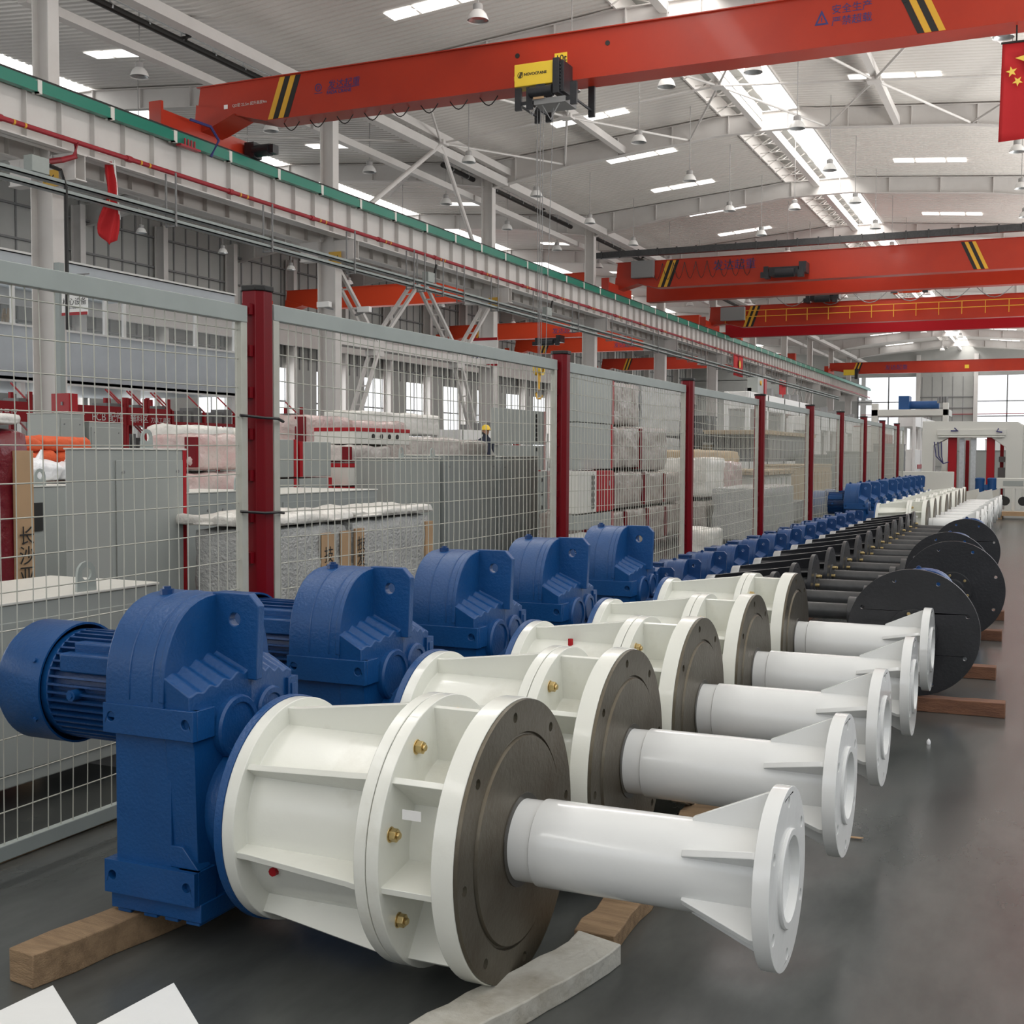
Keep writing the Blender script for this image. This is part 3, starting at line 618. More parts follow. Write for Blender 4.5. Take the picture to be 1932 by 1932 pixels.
# ---------------------------------------------------------------- geared drive units
TREE = {}
def tree_of(o):
    k = o.name
    if k not in TREE: TREE[k] = [(c, tree_of(c)) for c in COL.objects if c.parent == o]
    return TREE[k]
def clone(o):
    tr = tree_of(o)
    def cp(src, kids, par):
        c = src.copy(); COL.objects.link(c); c.parent = par
        for s_, ks in kids: cp(s_, ks, c)
        return c
    return cp(o, tr, None)
def arch(n=20, w=.262, z0=.11, zc=.76, zt=1.06, flat=.09):
    pts = [(-w, z0)]
    for i in range(n+1):
        a = PI-PI*i/n; c, s = math.cos(a), math.sin(a); pts.append((w*math.copysign(abs(c)**.82, c), zc+(zt-zc)*abs(s)**.82))
    pts.append((w, z0)); return pts
def gearbox(t, K, ox, m=None, motor_box=False, simple=False):
    """gear case, motor and fan cover; x is measured from ox, every size times K"""
    m = m or BLUE
    V = lambda mb: [setattr(mb, 'v', [(ox+p[0]*K, p[1]*K, p[2]*K) for p in mb.v]), mb][1]
    mb = MB()
    top = [p for p in arch() if p[1] > .7]
    mb.prism([(-.262, .70)]+top+[(.262, .70)], -.42, -.20, 'X')                      # rounded head
    mb.prism([(-.242, .13), (-.242, .71), (.25, .71), (.25, .13)], -.40, -.19, 'X')
    gc = V(mb).build('gear_case', m, t, .006*K, 40)
    mb = MB(); ny = 144
    rows = []                                                                      # wavy sloping shelf and front of the case
    for i in range(ny+1):
        y = -.26+.52*i/ny; q = 1-abs(y)/.26; wv = .006*math.cos(abs(y)/.26*PI*9)*min(1, q*4)
        rows.append([(-.205, y, .84+.05*q+wv), (-.105+.03*q, y, .785+.05*q+wv), (-.105+.03*q, y, .70), (-.105+.03*q, y*.9, .62), (-.105+.03*q, y*.84, .13), (-.205, y*.84, .13)])
    N = 6; v = [p for r in rows for p in r]
    f = [(i*N+k, i*N+(k+1) % N, (i+1)*N+(k+1) % N, (i+1)*N+k) for i in range(ny) for k in range(N)]+[tuple(range(N)), tuple(range(ny*N, (ny+1)*N))]
    mb.add(v, f); V(mb).build('gear_case_front', m, t, .004*K, 30)
    mb = MB(); mb.prism([(-.205, .80), (-.045, .80), (-.035, 1.03), (-.07, 1.066), (-.21, 1.066)], -.016, .016, 'Y', [circle(-.125, .985, .021, 14)])
    mb.prism([(y_*1.01, .7+(z_-.7)*1.004) for y_, z_ in top], -.215, -.196, 'X')
    mb.prism([(y_*1.012, .70+(z_-.70)*1.006) for y_, z_ in top], -.33, -.324, 'X'); mb.prism([(y_*1.012, .70+(z_-.70)*1.006) for y_, z_ in top], -.245, -.239, 'X')
    V(mb).build('lifting_lug', m, t, .003*K, 30)
    for z0, z1, nm in ((.655, .745, 'upper'), (.165, .265, 'lower')):
        mb = MB(); hz = (z0+z1)/2
        mb.prism([(-.425, z0), (-.085, z0), (-.085, z1), (-.425, z1)], -.268, -.235, 'Y', [circle(-.395, hz+.005, .015, 12), circle(-.115, hz+.005, .015, 12)])
        mb.box(-.425, -.235, z0, -.40, .25, z1); mb.box(-.16, -.25, z0, -.083, -.17, z1)
        mb.box(-.425, .235, z0, -.085, .262, z1)
        V(mb).build('clamp_band', m, t, .004*K, 30)
    mb = MB(); mb.box(-.42, -.245, .11, -.08, .245, .166)
    for x_ in (-.40, -.30, -.22, -.14): mb.box(x_, -.24, .098, x_+.05, .24, .115)
    mb.prism([(-.195, .265), (-.09, .265), (-.15, .33), (-.195, .33)], -.242, -.18, 'Y'); mb.prism([(-.195, .655), (-.09, .655), (-.195, .60)], -.242, -.18, 'Y')
    mb.box(-.165, -.225, .28, -.15, -.17, .62)
    V(mb).build('base_plate', m, t, .003*K, 30)
    mb = MB()
    for y_, z_, r_ in ((-.07, .665, .098), (.10, .69, .072), (.19, .60, .05)):
        mb.lathe([(-.12, r_), (-.072, r_), (-.064, r_-.006), (-.064, r_-.022), (-.070, r_-.026), (-.070, 0)], (0, y_, z_), n=32)
    mb.prism([(.22, .70), (.275, .70), (.275, .765), (.22, .765)], -.13, -.09, 'X')
    V(mb).each('bearing_cover', m, t, 0, 30)
    V(MB().cyl((-.36, -.05, 1.04), (-.36, -.05, 1.072), .022, n=8).cyl((-.36, -.05, 1.065), (-.36, -.05, 1.08), .013, n=6)).build('vent_plug', BLUE2, t)
    V(MB().cyl((-.10, 0, .42), (.06, 0, .42), .20, n=40)).build('output_housing', m, t)
    # motor
    zc = .735
    mb = MB(); mb.cyl((-.75, 0, zc), (-.42, 0, zc), .152, n=40)
    for k in range(44):
        a = 2*PI*k/44; ca, sa = math.cos(a), math.sin(a)
        if ca < -.75 and not simple and False: continue
        mb.bar((-.74, .162*ca, zc+.162*sa), (-.445, .162*ca, zc+.162*sa), .007, .036, (0, ca, sa))
    V(mb).build('finned_motor_body', BLUE2 if K == 1 else m, t, 0, 30)
    mb = MB(); mb.lathe([(-.445, .0), (-.445, .19), (-.415, .19), (-.415, .0)], (0, 0, zc), n=40); mb.lathe([(-.77, 0), (-.77, .178), (-.74, .178), (-.74, 0)], (0, 0, zc), n=40)
    V(mb).each('motor_end_shield', m, t, .003)
    mb = MB(); mb.lathe([(-.96, .0), (-.96, .15), (-.952, .185), (-.93, .2), (-.755, .2), (-.755, .193), (-.9, .19)], (0, 0, zc), n=48)
    for a in (.5, 2.6, 4.2, 5.8): mb.cyl((-.79, -.2*math.cos(a), zc+.2*math.sin(a)), (-.79, -.208*math.cos(a), zc+.208*math.sin(a)), .008, n=6)
    V(mb).build('fan_cover', m, t, 0, 40)
    mb = MB()
    mb.box(-.70, -.165, zc+.065, -.46, -.115, zc+.125); mb.box(-.68, -.12, zc+.105, -.47, -.07, zc+.155)
    if motor_box: mb.box(-.68, -.075, zc+.15, -.53, .075, zc+.27); mb.box(-.685, -.08, zc+.255, -.525, .08, zc+.275)
    V(mb).build('terminal_box', m, t, .006*K)
    V(MB().cyl((-.62, -.15, zc), (-.62, -.20, zc), .018, n=12).cyl((-.62, -.20, zc), (-.62, -.205, zc), .010, n=10)).build('lifting_eye', m, t)
    if K < 1: V(MB().lathe([(a, b) for a, b in ((-.01, .03), (.01, .03), (.01, .02), (-.01, .02), (-.01, .03))], (-.42, 0, zc+.21), 'X', 16)).build('lifting_ring', GALV, t)
def radial(mb_fn, name, m, t, n, zc, a0=0, par=None):
    """one mesh about the shaft axis, repeated n times round it"""
    base = mb_fn().build(name, m, t, .0015, 30); base.location = (0, 0, zc); base.rotation_euler = (a0, 0, 0)
    for k in range(1, n): inst(base, t, (0, 0, zc), (a0+2*PI*k/n, 0, 0))
    return base
def white_unit(loc, label, rz=0):
    t = thing('geared_winch_drive', loc, label, 'gear motor', 'blue and white geared drives lying in a row', rz)
    gearbox(t, 1, -.84); z = .42
    MB().lathe([(-.80, .24), (-.80, .338), (-.775, .338), (-.775, .24)], (0, 0, z), n=64).build('mounting_flange', BLUE, t, .002)
    MB().lathe([(-.775, .24), (-.775, .333), (-.735, .333), (-.735, .27), (-.31, .27), (-.31, .385), (-.275, .385), (-.275, .2)], (0, 0, z), n=72).build('rear_housing', WHITE, t, .002)
    MB().lathe([(-.272, .2), (-.272, .385), (-.235, .385), (-.235, .215), (-.075, .215), (-.075, .395), (-.012, .395), (-.012, .3)], (0, 0, z), n=72).build('front_housing', WHITE, t, .002)
    radial(lambda: _rib([(-.737, .255), (-.308, .255), (-.308, .378), (-.345, .370), (-.70, .324), (-.737, .322)]), 'rear_rib', WHITE, t, 8, z, .17)
    radial(lambda: _rib([(-.237, .20), (-.073, .20), (-.073, .372), (-.237, .372)]), 'front_rib', WHITE, t, 8, z, .17)
    def nut():
        mb = MB(); c = [(.31*1, 0)]
        mb.cyl((-.237, 0, .325), (-.233, 0, .325), .0215, n=18); mb.cyl((-.233, 0, .325), (-.214, 0, .325), .0185, n=6); mb.cyl((-.214, 0, .325), (-.206, 0, .325), .0095, n=12); return mb
    radial(nut, 'hex_nut', ZINC, t, 8, z, .17+PI/8)
    fp = MB().prism(circle(0, 0, .391, 72), -.012, .0, 'X', [circle(0, 0, .30, 72)]+[circle(.352*math.cos(.1+k*PI/4), .352*math.sin(.1+k*PI/4), .0145, 12) for k in range(8)])
    fp.lathe([(-.05, .392), (-.012, .392), (-.012, .0)], n=72); fp.lathe([(.0, .30), (-.007, .298), (-.004, .292), (.006, .288), (.008, .13), (-.02, .13)], n=72)
    o = fp.build('machined_face_plate', STEEL, t, 0, 30); o.location = (0, 0, z)
    MB().lathe([(.008, .131), (.011, .13), (.011, .112), (-.01, .112)], (0, 0, z), n=48).build('shaft_seal', SEAL, t)
    MB().lathe([(-.01, .113), (.072, .113), (.076, .12), (.708, .12), (.708, 0)], (0, 0, z), n=64).build('drive_shaft', WHITE2, t)
    fl = MB().prism(circle(0, 0, .232, 64), .708, .75, 'X', [circle(0, 0, .126, 48)]+[circle(.198*math.cos(PI/2+k*PI/3), .198*math.sin(PI/2+k*PI/3), .0155, 14) for k in range(6)])
    fl.lathe([(.735, .1265), (.757, .1265), (.759, .124), (.759, .108), (.736, .103), (.736, 0)], n=56); fl.cyl((.736, 0, 0), (.738, 0, 0), .004, n=8)
    o = fl.build('shaft_flange', WHITE2, t, .002); o.location = (0, 0, z)
    radial(lambda: _rib([(.50, .112), (.71, .112), (.71, .216), (.695, .216), (.50, .128)]), 'gusset', WHITE2, t, 6, z, 0)
    return t
def _rib(p):                                                     # flat plate in the x / radial plane
    return MB().prism(p, -.009, .009, 'Y')
wl = ['nearest blue and white geared drive, its whole gear case in view', 'second blue and white geared drive from the camera, resting behind the nearest one', 'third blue and white geared drive from the camera, a red plug on its top', 'fourth blue and white geared drive from the camera', 'fifth blue and white geared drive, the last of the front row before the black ones']
wpos = [(-1.345, 3.06, 0), (-1.345, 4.02, 0), (-1.34, 4.95, 0), (-1.325, 5.9, .01), (-1.35, 7.08, 0)]
WU = white_unit((wpos[0][0], wpos[0][1], 0), wl[0], wpos[0][2])
MB().box(0, -.001, 0, .055, .001, .026).build('label', WINK, WU, 0, 0).location = (-.18, -.352, .55)
for i in range(1, 5):
    x, y, rz = wpos[i]; c = clone(WU); c.location = (x, y, 0); c.rotation_euler = (0, 0, rz); tag(c, wl[i])
far_y = [20.0, 21.0, 22.2, 23.4, 24.5, 25.6, 26.8, 27.8, 28.9]
for i, y in enumerate(far_y):
    c = clone(WU); c.location = (-1.78+.02*(i % 2), y, 0); c.rotation_euler = (0, 0, .02*(i % 3)); c['group'] = 'far blue and white geared drives'
    tag(c, 'blue and white geared drive of the far row, %s beyond the black ones' % ordn[i])
pl = thing('plug', (-2.0, 2.812, .31), 'small red plastic plug on the barrel of the nearest white housing', 'plug', 'red plastic plugs'); MB().cyl((0, .03, 0), (0, -.012, 0), .013, n=8).build('cap', RED, pl)
pl = thing('plug', (-1.9, 4.86, .68), 'small red plastic plug on top of the third white housing', 'plug', 'red plastic plugs'); MB().cyl((0, 0, -.01), (0, 0, .02), .012, n=8).build('cap', RED, pl)
# black drives
def black_unit(loc, label, disc=.255, zc=.43, rz=0, grp='blue and black geared drives lying in a row', R2=0, gx=-.72, K=.64, boxed=True):
    t = thing('geared_winch_drive', loc, label, 'gear motor', grp, rz)
    gearbox(t, K, gx, BLUE2, boxed); z = zc
    MB().lathe([(gx+.03, .08), (gx+.03, .135), (gx+.10, .14), (gx+.10, .08)], (0, 0, z), n=32).build('zinc_collar', GALV, t, .003)
    MB().lathe([(gx+.10, .125), (-.02, .15), (-.02, 0)], (0, 0, z), n=32).build('barrel', BLACK, t)
    radial(lambda: MB().prism([(gx+.10, .10), (-.02, .10), (-.02, disc*.92), (gx+.10, .142)], -.007, .007, 'Y'), 'rib', BLACK, t, 8, z, .2)
    pr = MB().prism(circle(0, 0, disc, 56), -.03, .0, 'X', [circle(disc*.86*math.cos(.3+k*PI/3), disc*.86*math.sin(.3+k*PI/3), .011, 10) for k in range(6)])
    o = pr.build('disc', BLACK, t, .002); o.location = (0, 0, z)
    MB().lathe([(0, .1), (.012, .1), (.012, .075), (.03, .075), (.03, .05)], (0, 0, z), n=32).build('hub', BLACKG, t)
    radial(lambda: MB().cyl((.0, 0, .086), (.045, 0, .086), .013, n=6), 'bolt', ZINC, t, 6, z, .4)
    MB().lathe([(.02, .055), (.5, .055), (.5, 0)], (0, 0, z), n=32).build('drive_shaft', BLACKG, t)
    MB().lathe([(.5, .05), (.5, .105), (.55, .105), (.55, .06), (.53, .055), (.53, 0)], (0, 0, z), n=40).build('shaft_flange', BLACKG, t, .002)
    return t
by = [8.47, 9.24, 10.1, 10.95, 11.85, 12.75, 13.6, 14.5, 15.3, 16.1, 16.9, 17.8, 18.7]
BU = None
for i, y in enumerate(by):
    x = -1.76-.008*i
    lab = 'blue and black geared drive, %s of its row counted from the camera' % ordn[i]
    if BU is None: BU = black_unit((x, y, 0), lab)
    else: c = clone(BU); c.location = (x, y, 0); c.rotation_euler = (0, 0, .012*((i*7) % 3)); tag(c, lab)
# big black discs facing the camera
def disc_unit(loc, R, label, rz=0):
    t = thing('geared_winch_drive', loc, label, 'gear motor', 'black disc drives standing along the aisle', -PI/2+rz)
    z = R+.085
    o = MB().prism(circle(0, 0, R, 72), -.025, 0, 'X', [circle(R*.86*math.cos(.35+k*PI/4), R*.86*math.sin(.35+k*PI/4), .012, 10) for k in range(8)]).build('disc', BLACK, t, .002); o.location = (0, 0, z)
    MB().lathe([(0, .14), (.02, .14), (.02, .085), (.035, .08), (.035, .055), (.02, .052), (.02, 0)], (0, 0, z), n=48).build('hub', BLACK, t, .002)
    radial(lambda: MB().cyl((.018, 0, .115), (.03, 0, .115), .011, n=6), 'bolt', ZINC, t, 6, z, .2)
    MB().lathe([(-.025, .15), (-.35, .13), (-.35, 0)], (0, 0, z), n=32).build('barrel', BLACK, t)
    gearbox(t, .74, -.40, BLUE); t.location.z = loc[2]
    return t
dpos = [(-.735, 7.42, .375, 'nearest black disc drive, its big plate half behind a white shaft flange'), (-.69, 9.9, .38, 'second black disc drive, all of its centre hub in view'), (-.84, 11.4, .37, 'third black disc drive, mostly behind the second plate'), (-.87, 14.3, .36, 'fourth black disc drive, with light showing in its bolt holes')]
for x, y, R, lb in dpos: disc_unit((x, y, 0), R, lb, .0)
# ---------------------------------------------------------------- timbers under the drives
def timber(p, q, wd, h, label, m=WOOD, bow=.0, wob=.006, name='timber_bearer', zb=0):
    p, q = Vector((*p, zb)), Vector((*q, zb)); d = (q-p).normalized(); r = Vector((-d.y, d.x, 0)); rings = []; n = 14
    for i in range(n+1):
        tt = i/n; c = p.lerp(q, tt)+r*bow*math.sin(tt*PI*2); k = lambda s: wob*noise.noise(Vector((i*.6, s, p.x*9)))*3
        ww = wd/2
        rings.append([c+r*(-ww+k(1)), c+r*(ww+k(2)), c+r*(ww+k(3))+Vector((0, 0, h+k(5)*.4)), c+r*(-ww+k(4))+Vector((0, 0, h+k(6)*.4))])
    o = MB().loft(rings).build(name, m, None, .004, 30); tag(o, label, 'timber', 'timber bearers under the drives'); return o
timber((-2.615, 2.47), (-2.34, 4.4), .105, .098, 'pale square timber sticking out left under the nearest gear case')
timber((-1.45, 2.30), (-1.20, 3.33), .15, .062, 'whitewashed board under the nearest round face plate, bottom centre', WOODW, .012, .005)
timber((-1.23, 3.36), (-1.28, 4.7), .125, .06, 'brown weathered board end just behind the whitewashed one', WOOD, .0, .01)
timber((-2.47, 4.5), (-2.47, 7.4), .105, .098, 'pale timber hidden under the second to fifth gear cases')
timber((-1.30, 4.75), (-1.34, 7.2), .12, .04, 'brown board under the third to fifth white housings')
for y, x1, lb in ((7.45, -.22, 'dark red timber end nearest the aisle under the first black disc'), (8.70, -.32, 'red timber end, second along the aisle behind the first black disc'), (10.55, -.35, 'red timber end, third along the aisle under the second black disc'), (11.9, -.38, 'red timber end, fourth along the aisle, the small farthest one')):
    timber((-1.35, y), (x1, y), .10, .085, lb, WOODR)
for x, lb in ((-1.9, 'long timber lying under the black drives near their discs'), (-2.62, 'long timber lying under the black drives near their gear cases')): timber((x-.1, 8.2), (x-.25, 19.2), .1, .06, lb, WOODR)
for x, lb in ((-1.85, 'long timber under the far white housings'), (-2.9, 'long timber under the far blue gear cases')): timber((x, 19.6), (x, 29.6), .1, .03 if x > -2 else .098, lb, WOOD)
# white bracket whose two plate corners reach into the bottom left of the picture
t = thing('steel_bracket', (0, 0, 0), 'white painted steel bracket with two pointed plates at the bottom left', 'bracket')
for c, a, b in (((-1.944, 1.921), (-1.985, 1.35), (-1.42, 1.586)), ((-1.716, 2.04), (-1.75, 1.55), (-1.19, 1.64))):
    cc = Vector((*c, 0)); aa = Vector((*a, 0)); bb = Vector((*b, 0)); dd = aa+bb-cc
    MB().prism([cc.xy[:], aa.xy[:], dd.xy[:], bb.xy[:]], .34, .352, 'Z').build('plate', WHITE2, t, .001)
MB().box(-1.75, 1.2, 0, -1.45, 1.5, .34).build('base', WHITE2, t)
# ---------------------------------------------------------------- mesh fence
FX = -3.33
PY = [.9, 4.57, 8.27, 11.64, 14.86, 18.2, 21.0, 23.8, 26.5, 29.1]
pname = ['', 'nearest', 'second', 'third', 'fourth', 'fifth', 'sixth', 'seventh', 'eighth', 'ninth']
for k in range(1, 10):
    t = thing('fence_post', (FX, PY[k], 0), '%s dark red fence post from the camera' % pname[k], 'post', 'red fence posts')
    lean = (.0, -.02, .03, .03, .04, .04, .04, .02, .02, .02)[k]
    w_ = .062; pr = [(-w_, -w_*.5), (-w_*.55, -w_), (w_*.55, -w_), (w_, -w_*.5), (w_, w_*.5), (w_*.55, w_), (-w_*.55, w_), (-w_, w_*.5)]
    MB().loft([[(a, b, 0) for a, b in pr], [(a+lean*.3, b-lean*.3, 2.235) for a, b in pr]]).build('post', POSTR, t, .003)
    MB().loft([[(a*1.1, b*1.1, z) for a, b in pr] if True else 0 for z in (2.235, 2.26)]).build('cap', RUBBER, t, .004).location = (lean*.3, -lean*.3, 0)
    MB().box(-.11, -.11, 0, .11, .11, .012).build('foot_plate', POSTR, t)
    mb = MB()
    for z in [.25+.125*i*1.5 for i in range(11)]: mb.box(-.02, -w_-.025, z, .02, -w_, z+.05); mb.box(-.02, w_, z, .02, w_+.025, z+.05)
    mb.each('clip', POSTR, t, 0, 0)
    if k == 1:
        mb = MB()
        for z in (1.66, 1.23): mb.tube([(.02, -.16, z+.01), (.075, -.05, z), (.08, .0, z), (.075, .05, z), (.02, .17, z-.01)], .007, 6)
        mb.each('cable_tie', RUBBER, t)
pan = ['panel of white mesh fence at the left edge, before the nearest red post', 'white mesh fence panel between the nearest and second red posts', 'white mesh fence panel between the second and third red posts', 'white mesh fence panel between the third and fourth red posts', 'white mesh fence panel between the fourth and fifth red posts', 'white mesh fence panel between the fifth and sixth red posts', 'white mesh fence panel between the sixth and seventh red posts', 'white mesh fence panel between the seventh and eighth red posts', 'white mesh fence panel between the eighth and ninth red posts', 'short white mesh fence panel beyond the ninth red post']
for k in range(10):
    a = PY[k]+.10; b = (PY[k+1] if k < 9 else 30.6)-.10
    t = thing('mesh_fence', (FX, a, 0), pan[k], 'fence', 'white mesh fence panels'); L = b-a; zt = 2.19 if k else 2.16; zb = .10
    sag = .012*(1 if k < 6 else .5); bow = (.03 if k in (1, 0) else .02)
    mb = MB(); mb.box(-.02, 0, zt-.075, .02, L, zt); mb.build('top_rail', RAILG, t, .003); MB().box(-.016, 0, zb-.03, .016, L, zb+.025).build('bottom_rail', RAILG, t, .003)
    mb = MB(); mb.box(-.018, 0, zb, .018, .045, zt-.07); mb.box(-.018, L-.045, zb, .018, L, zt-.07); mb.each('side_frame', WIRE, t, .002)
    mb = MB(); n_ = int(L/.066); nz = int((zt-zb)/.122)
    for i in range(1, n_):
        y = L*i/n_; mb.tube([(.004+bow*math.sin(PI*y/L)*math.sin(PI*j/4)*.5, y+.006*math.sin(i*1.7+j), zb+(zt-.07-zb)*j/4) for j in range(5)], .0028, 4)
    for j in range(1, nz):
        z = zb+.02+(zt-zb)*j/nz; mb.tube([(-.001, L*i/8, z-sag*math.sin(PI*i/8)*(1 if j % 2 else 1.6)) for i in range(9)], .0026, 4)
    mb.build('wire_mesh', WIRE, t, 0, 0)
timber((-3.5, 2.4), (-3.5, 8.0), .08, .03, 'thin wooden strip lying on the floor along the fence foot', WOOD)
# ---------------------------------------------------------------- cabinets and wrapped goods behind the fence
def cabinet(x0, x1, y0, y1, z0, z1, label, m=GREY, doors=1, ring=True, top=None, side=None, locks=True, name='control_cabinet', grp=None, legs=False):
    """steel cabinet whose doors face the aisle; x0 is the aisle side"""
    t = thing(name, (x0, y0, z0), label, 'cabinet', grp); D = x1-x0; L = y1-y0; H = z1-z0
    MB().box(D, 0, 0, 0, L, H).build('body', m, t, .006)
    MB().box(D-.008, -.008, H, .008, L+.008, H+.012).build('top_cover', top or CREAMT, t, .003)
    for i in range(doors):
        a = L*i/doors+.04; b = L*(i+1)/doors-.04
        d = MB().box(0, a, .06, .012, b, H-.07).build('door', m, t, .003)
        if locks: MB().cyl((.012, b-.06, H-.15), (.02, b-.06, H-.15), .012, n=10).cyl((.012, a+.06, H-.15), (.02, a+.06, H-.15), .012, n=10).build('lock', SEAM, d)
    if side: MB().box(-.004, L-.03, 0, .006, L+.006, H).build('red_edge', side, t, .002)
    if ring:
        for yy in ((L*.5,) if L < 1 else (L*.15, L*.85)):
            o = MB().prism([(yy-.06, H), (yy+.06, H), (yy+.055, H+.09)]+[(yy+.055*math.cos(a_*PI/6), H+.09+.055*math.sin(a_*PI/6)) for a_ in range(1, 6)]+[(yy-.055, H+.09)], -.03, -.018, 'X', [circle(yy, H+.09, .03, 12)])
            o.build('lifting_ring', RAILG, t)
    if legs:
        mb = MB()
        for yy in (0.02, L-.1): mb.box(D+.02, yy, -z0, -.02, yy+.08, 0)
        mb.each('foot', SEAM, t)
    return t
def box_unit(x0, x1, y0, y1, z0, z1, label, m=GREY, red='bottom', holes=0, vert=False, film=None, grp='red and white switch boxes', name='switch_box'):
    t = thing(name, (x0, y0, z0), label, 'box', grp); D = x1-x0; L = y1-y0; H = z1-z0
    if film: MB().lumpy(D, 0, 0, 0, L, H, .02, 9, y0+z0, .04).build('body', film, t)
    else: MB().box(D, 0, 0, 0, L, H).build('body', m, t, .006)
    e = .012 if not film else .024
    if red == 'top': MB().box(D, -.004, H-.05, e*.6, L+.004, H+.004).build('red_edge', RED, t, .002)
    if red == 'left': MB().box(max(D, -.09), -.006, 0, e*.6, .06, H+.002).build('red_edge', RED, t, .002)
    if red == 'right': MB().box(D, L-.06, 0, e*.6, L+.006, H+.002).build('red_edge', RED, t, .002)
    mb = MB()
    for i in range(holes):
        e_r = min(.036, H*.16) if not vert else .04
        if vert: cy, cz = L*.8, H*(.15+.7*i/(holes-1))
        else: cy, cz = L*(.3+.45*i/(holes-1)), H*.5
        mb.cyl((e*.3, cy, cz), (e+.004, cy, cz), e_r, n=14)
    if holes: mb.each('round_opening', RUBBER, t)
    return t
def bundle(x0, x1, y0, y1, z0, z1, label, m=WRAP, edge=None, grp='film wrapped bundles', name='wrapped_bundle', amp=.03, cat='bundle', card=False, n_=9, lettering=None):
    t = thing(name, (x0, y0, z0), label, cat, grp); D = x1-x0; L = y1-y0; H = z1-z0
    MB().lumpy(D, 0, 0, 0, L, H, amp, n_, y0*1.7+z0, .05).build('wrapping', m, t, 0, 60)
    if edge: MB().box(D*.22, -.012, .03, .012, .03, H-.03).build('red_edge', POSTR, t, .004)
    if card:
        for yy in card:
            MB().box(.0, yy, 0, .02, yy+.13, H*.93).build('corner_board', CARD, t, .002)
    return t
cabinet(-3.88, -4.55, 1.6, 4.52, .12, .875, 'long low grey cabinet lying close behind the fence at the left edge', GREY, 2, True, legs=True)
cabinet(-5.7, -6.1, 6.2, 6.95, .02, 1.52, 'tall pale grey cabinet with one lifting ring and a red right edge', GREY, 1, True, side=RED)
cabinet(-6.6, -7.2, 7.9, 8.95, .05, 1.16, 'low grey cabinet just right of the red edged tall one', GREYD, 2, True)
t = cabinet(-7.2, -7.9, 6.65, 7.5, .05, 1.23, 'cream topped cabinet with a square black opening, left of the tall cabinet', GREY, 0, True)
MB().box(0, .22, .84, .012, .42, 1.06).build('square_opening', INK, t)
t = bundle(-5.2, -5.8, 4.4, 5.03, .05, 1.62, 'maroon film wrapped stack with a cardboard corner at the left edge', MAROON, card=(.5,), name='wrapped_stack', grp=None)
text('长\n沙\n亚\n明\n电', .11, INK, t, (.03, .51, .95), FACE_X)
bundle(-5.21, -5.8, 4.4, 5.0, 1.65, 1.72, 'white plastic cover on top of the maroon wrapped stack', WRAPW, grp=None, amp=.02, name='plastic_cover', cat='cover')
random.seed(3)
bc = 0
for lay in range(3):
    for i in range(2):
        y = 9.55+i*.75+.2*(lay % 2); bc += 1
        t = thing('cloth_sack', (-10.4, y, 1.19+lay*.16), 'orange cloth sack, %s in the %s layer of the heap' % (ordn[i], ('bottom', 'second lowest', 'third', 'top')[lay]), 'sack', 'orange sacks in a heap')
        MB().lumpy(-.5, 0, 0, 0, .73, .16, .04, 8, bc, .075).build('sack', ORBAG, t, 0, 60)
for i, (y, z) in enumerate(((9.3, 1.19), (9.75, 1.19), (10.2, 1.19), (10.65, 1.19))):
    t = thing('plastic_bag', (-10.0, y, z), 'knotted white plastic bag, %s in front of the orange sacks' % ordn[i], 'bag', 'white plastic bags')
    MB().lumpy(-.35, 0, 0, 0, .42, .2, .06, 8, i+20, .09).build('bag', WHBAG, t, 0, 60); MB().cyl((-.18, .2, .2), (-.16, .24, .34), .05, .015, n=8).build('knot', WHBAG, t)
cabinet(-9.9, -11.4, 9.0, 12.2, .02, 1.165, 'long cream topped bench under the orange sacks', GREYD, 2, False, locks=False, name='bench')
cabinet(-13, -13.6, 13.1, 13.6, .02, 2.06, 'plain grey cabinet back beside the red fire box', GREY, 1, False)
cabinet(-13, -13.6, 13.7, 14.4, .02, 1.95, 'second plain grey cabinet back, right of the first', GREY, 1, False)
bundle(-9.0, -9.6, 11.0, 11.9, 1.3, 1.82, 'cream foam wrapped long bundle behind the tall cabinet', WRAPW)
bundle(-9.0, -9.6, 11.95, 12.6, 1.3, 1.80, 'cream foam wrapped bundle at the right end of the long one', WRAPW)
bundle(-7.7, -8.3, 9.55, 10.3, 1.33, 1.69, 'pink film wrapped box left of the nearest red post', WRAPP, RED)
bundle(-7.7, -8.3, 9.5, 10.3, 1.0, 1.31, 'pink film wrapped box below the other one, left of the nearest red post', WRAPP)
cabinet(-7.65, -7.95, 9.3, 10.8, .02, .98, 'low grey cabinet behind the cardboard cornered wrap', GREY, 2, True)
bundle(-5.6, -6.1, 7.9, 8.8, .03, 1.0, 'bubble wrapped roll with a brown board, left of the nearest red post', WRAPG, card=(.02,), grp=None)
bundle(-5.0, -5.6, 6.9, 8.05, .03, .97, 'bubble wrapped crate with cardboard corner boards, right of the nearest post', WRAPG, card=(.03, .72, 1.0), grp=None)
t = bundle(-5.0, -5.6, 8.1, 9.4, .03, .98, 'bubble wrapped crate beside the other one, its corner board marked in ink', WRAPG, card=(.0, 1.16), grp=None)
text('技\n发\n置', .12, INK, t, (.03, .01, .72), FACE_X)
t2 = thing('ink_board', (-4.985, 7.62, .03), 'brown board lettered in black ink between the two bubble wrapped crates', 'board')
MB().box(-.02, 0, 0, 0, .18, .86).build('board', CARD, t2, .002); text('技\n发\n置', .13, INK, t2, (.006, .03, .66), FACE_X)
bundle(-4.98, -5.7, 6.85, 8.1, .98, 1.06, 'white foam sheet crumpled over the left bubble wrapped crate', WRAPW, name='foam_sheet', cat='cover', grp=None, amp=.06)
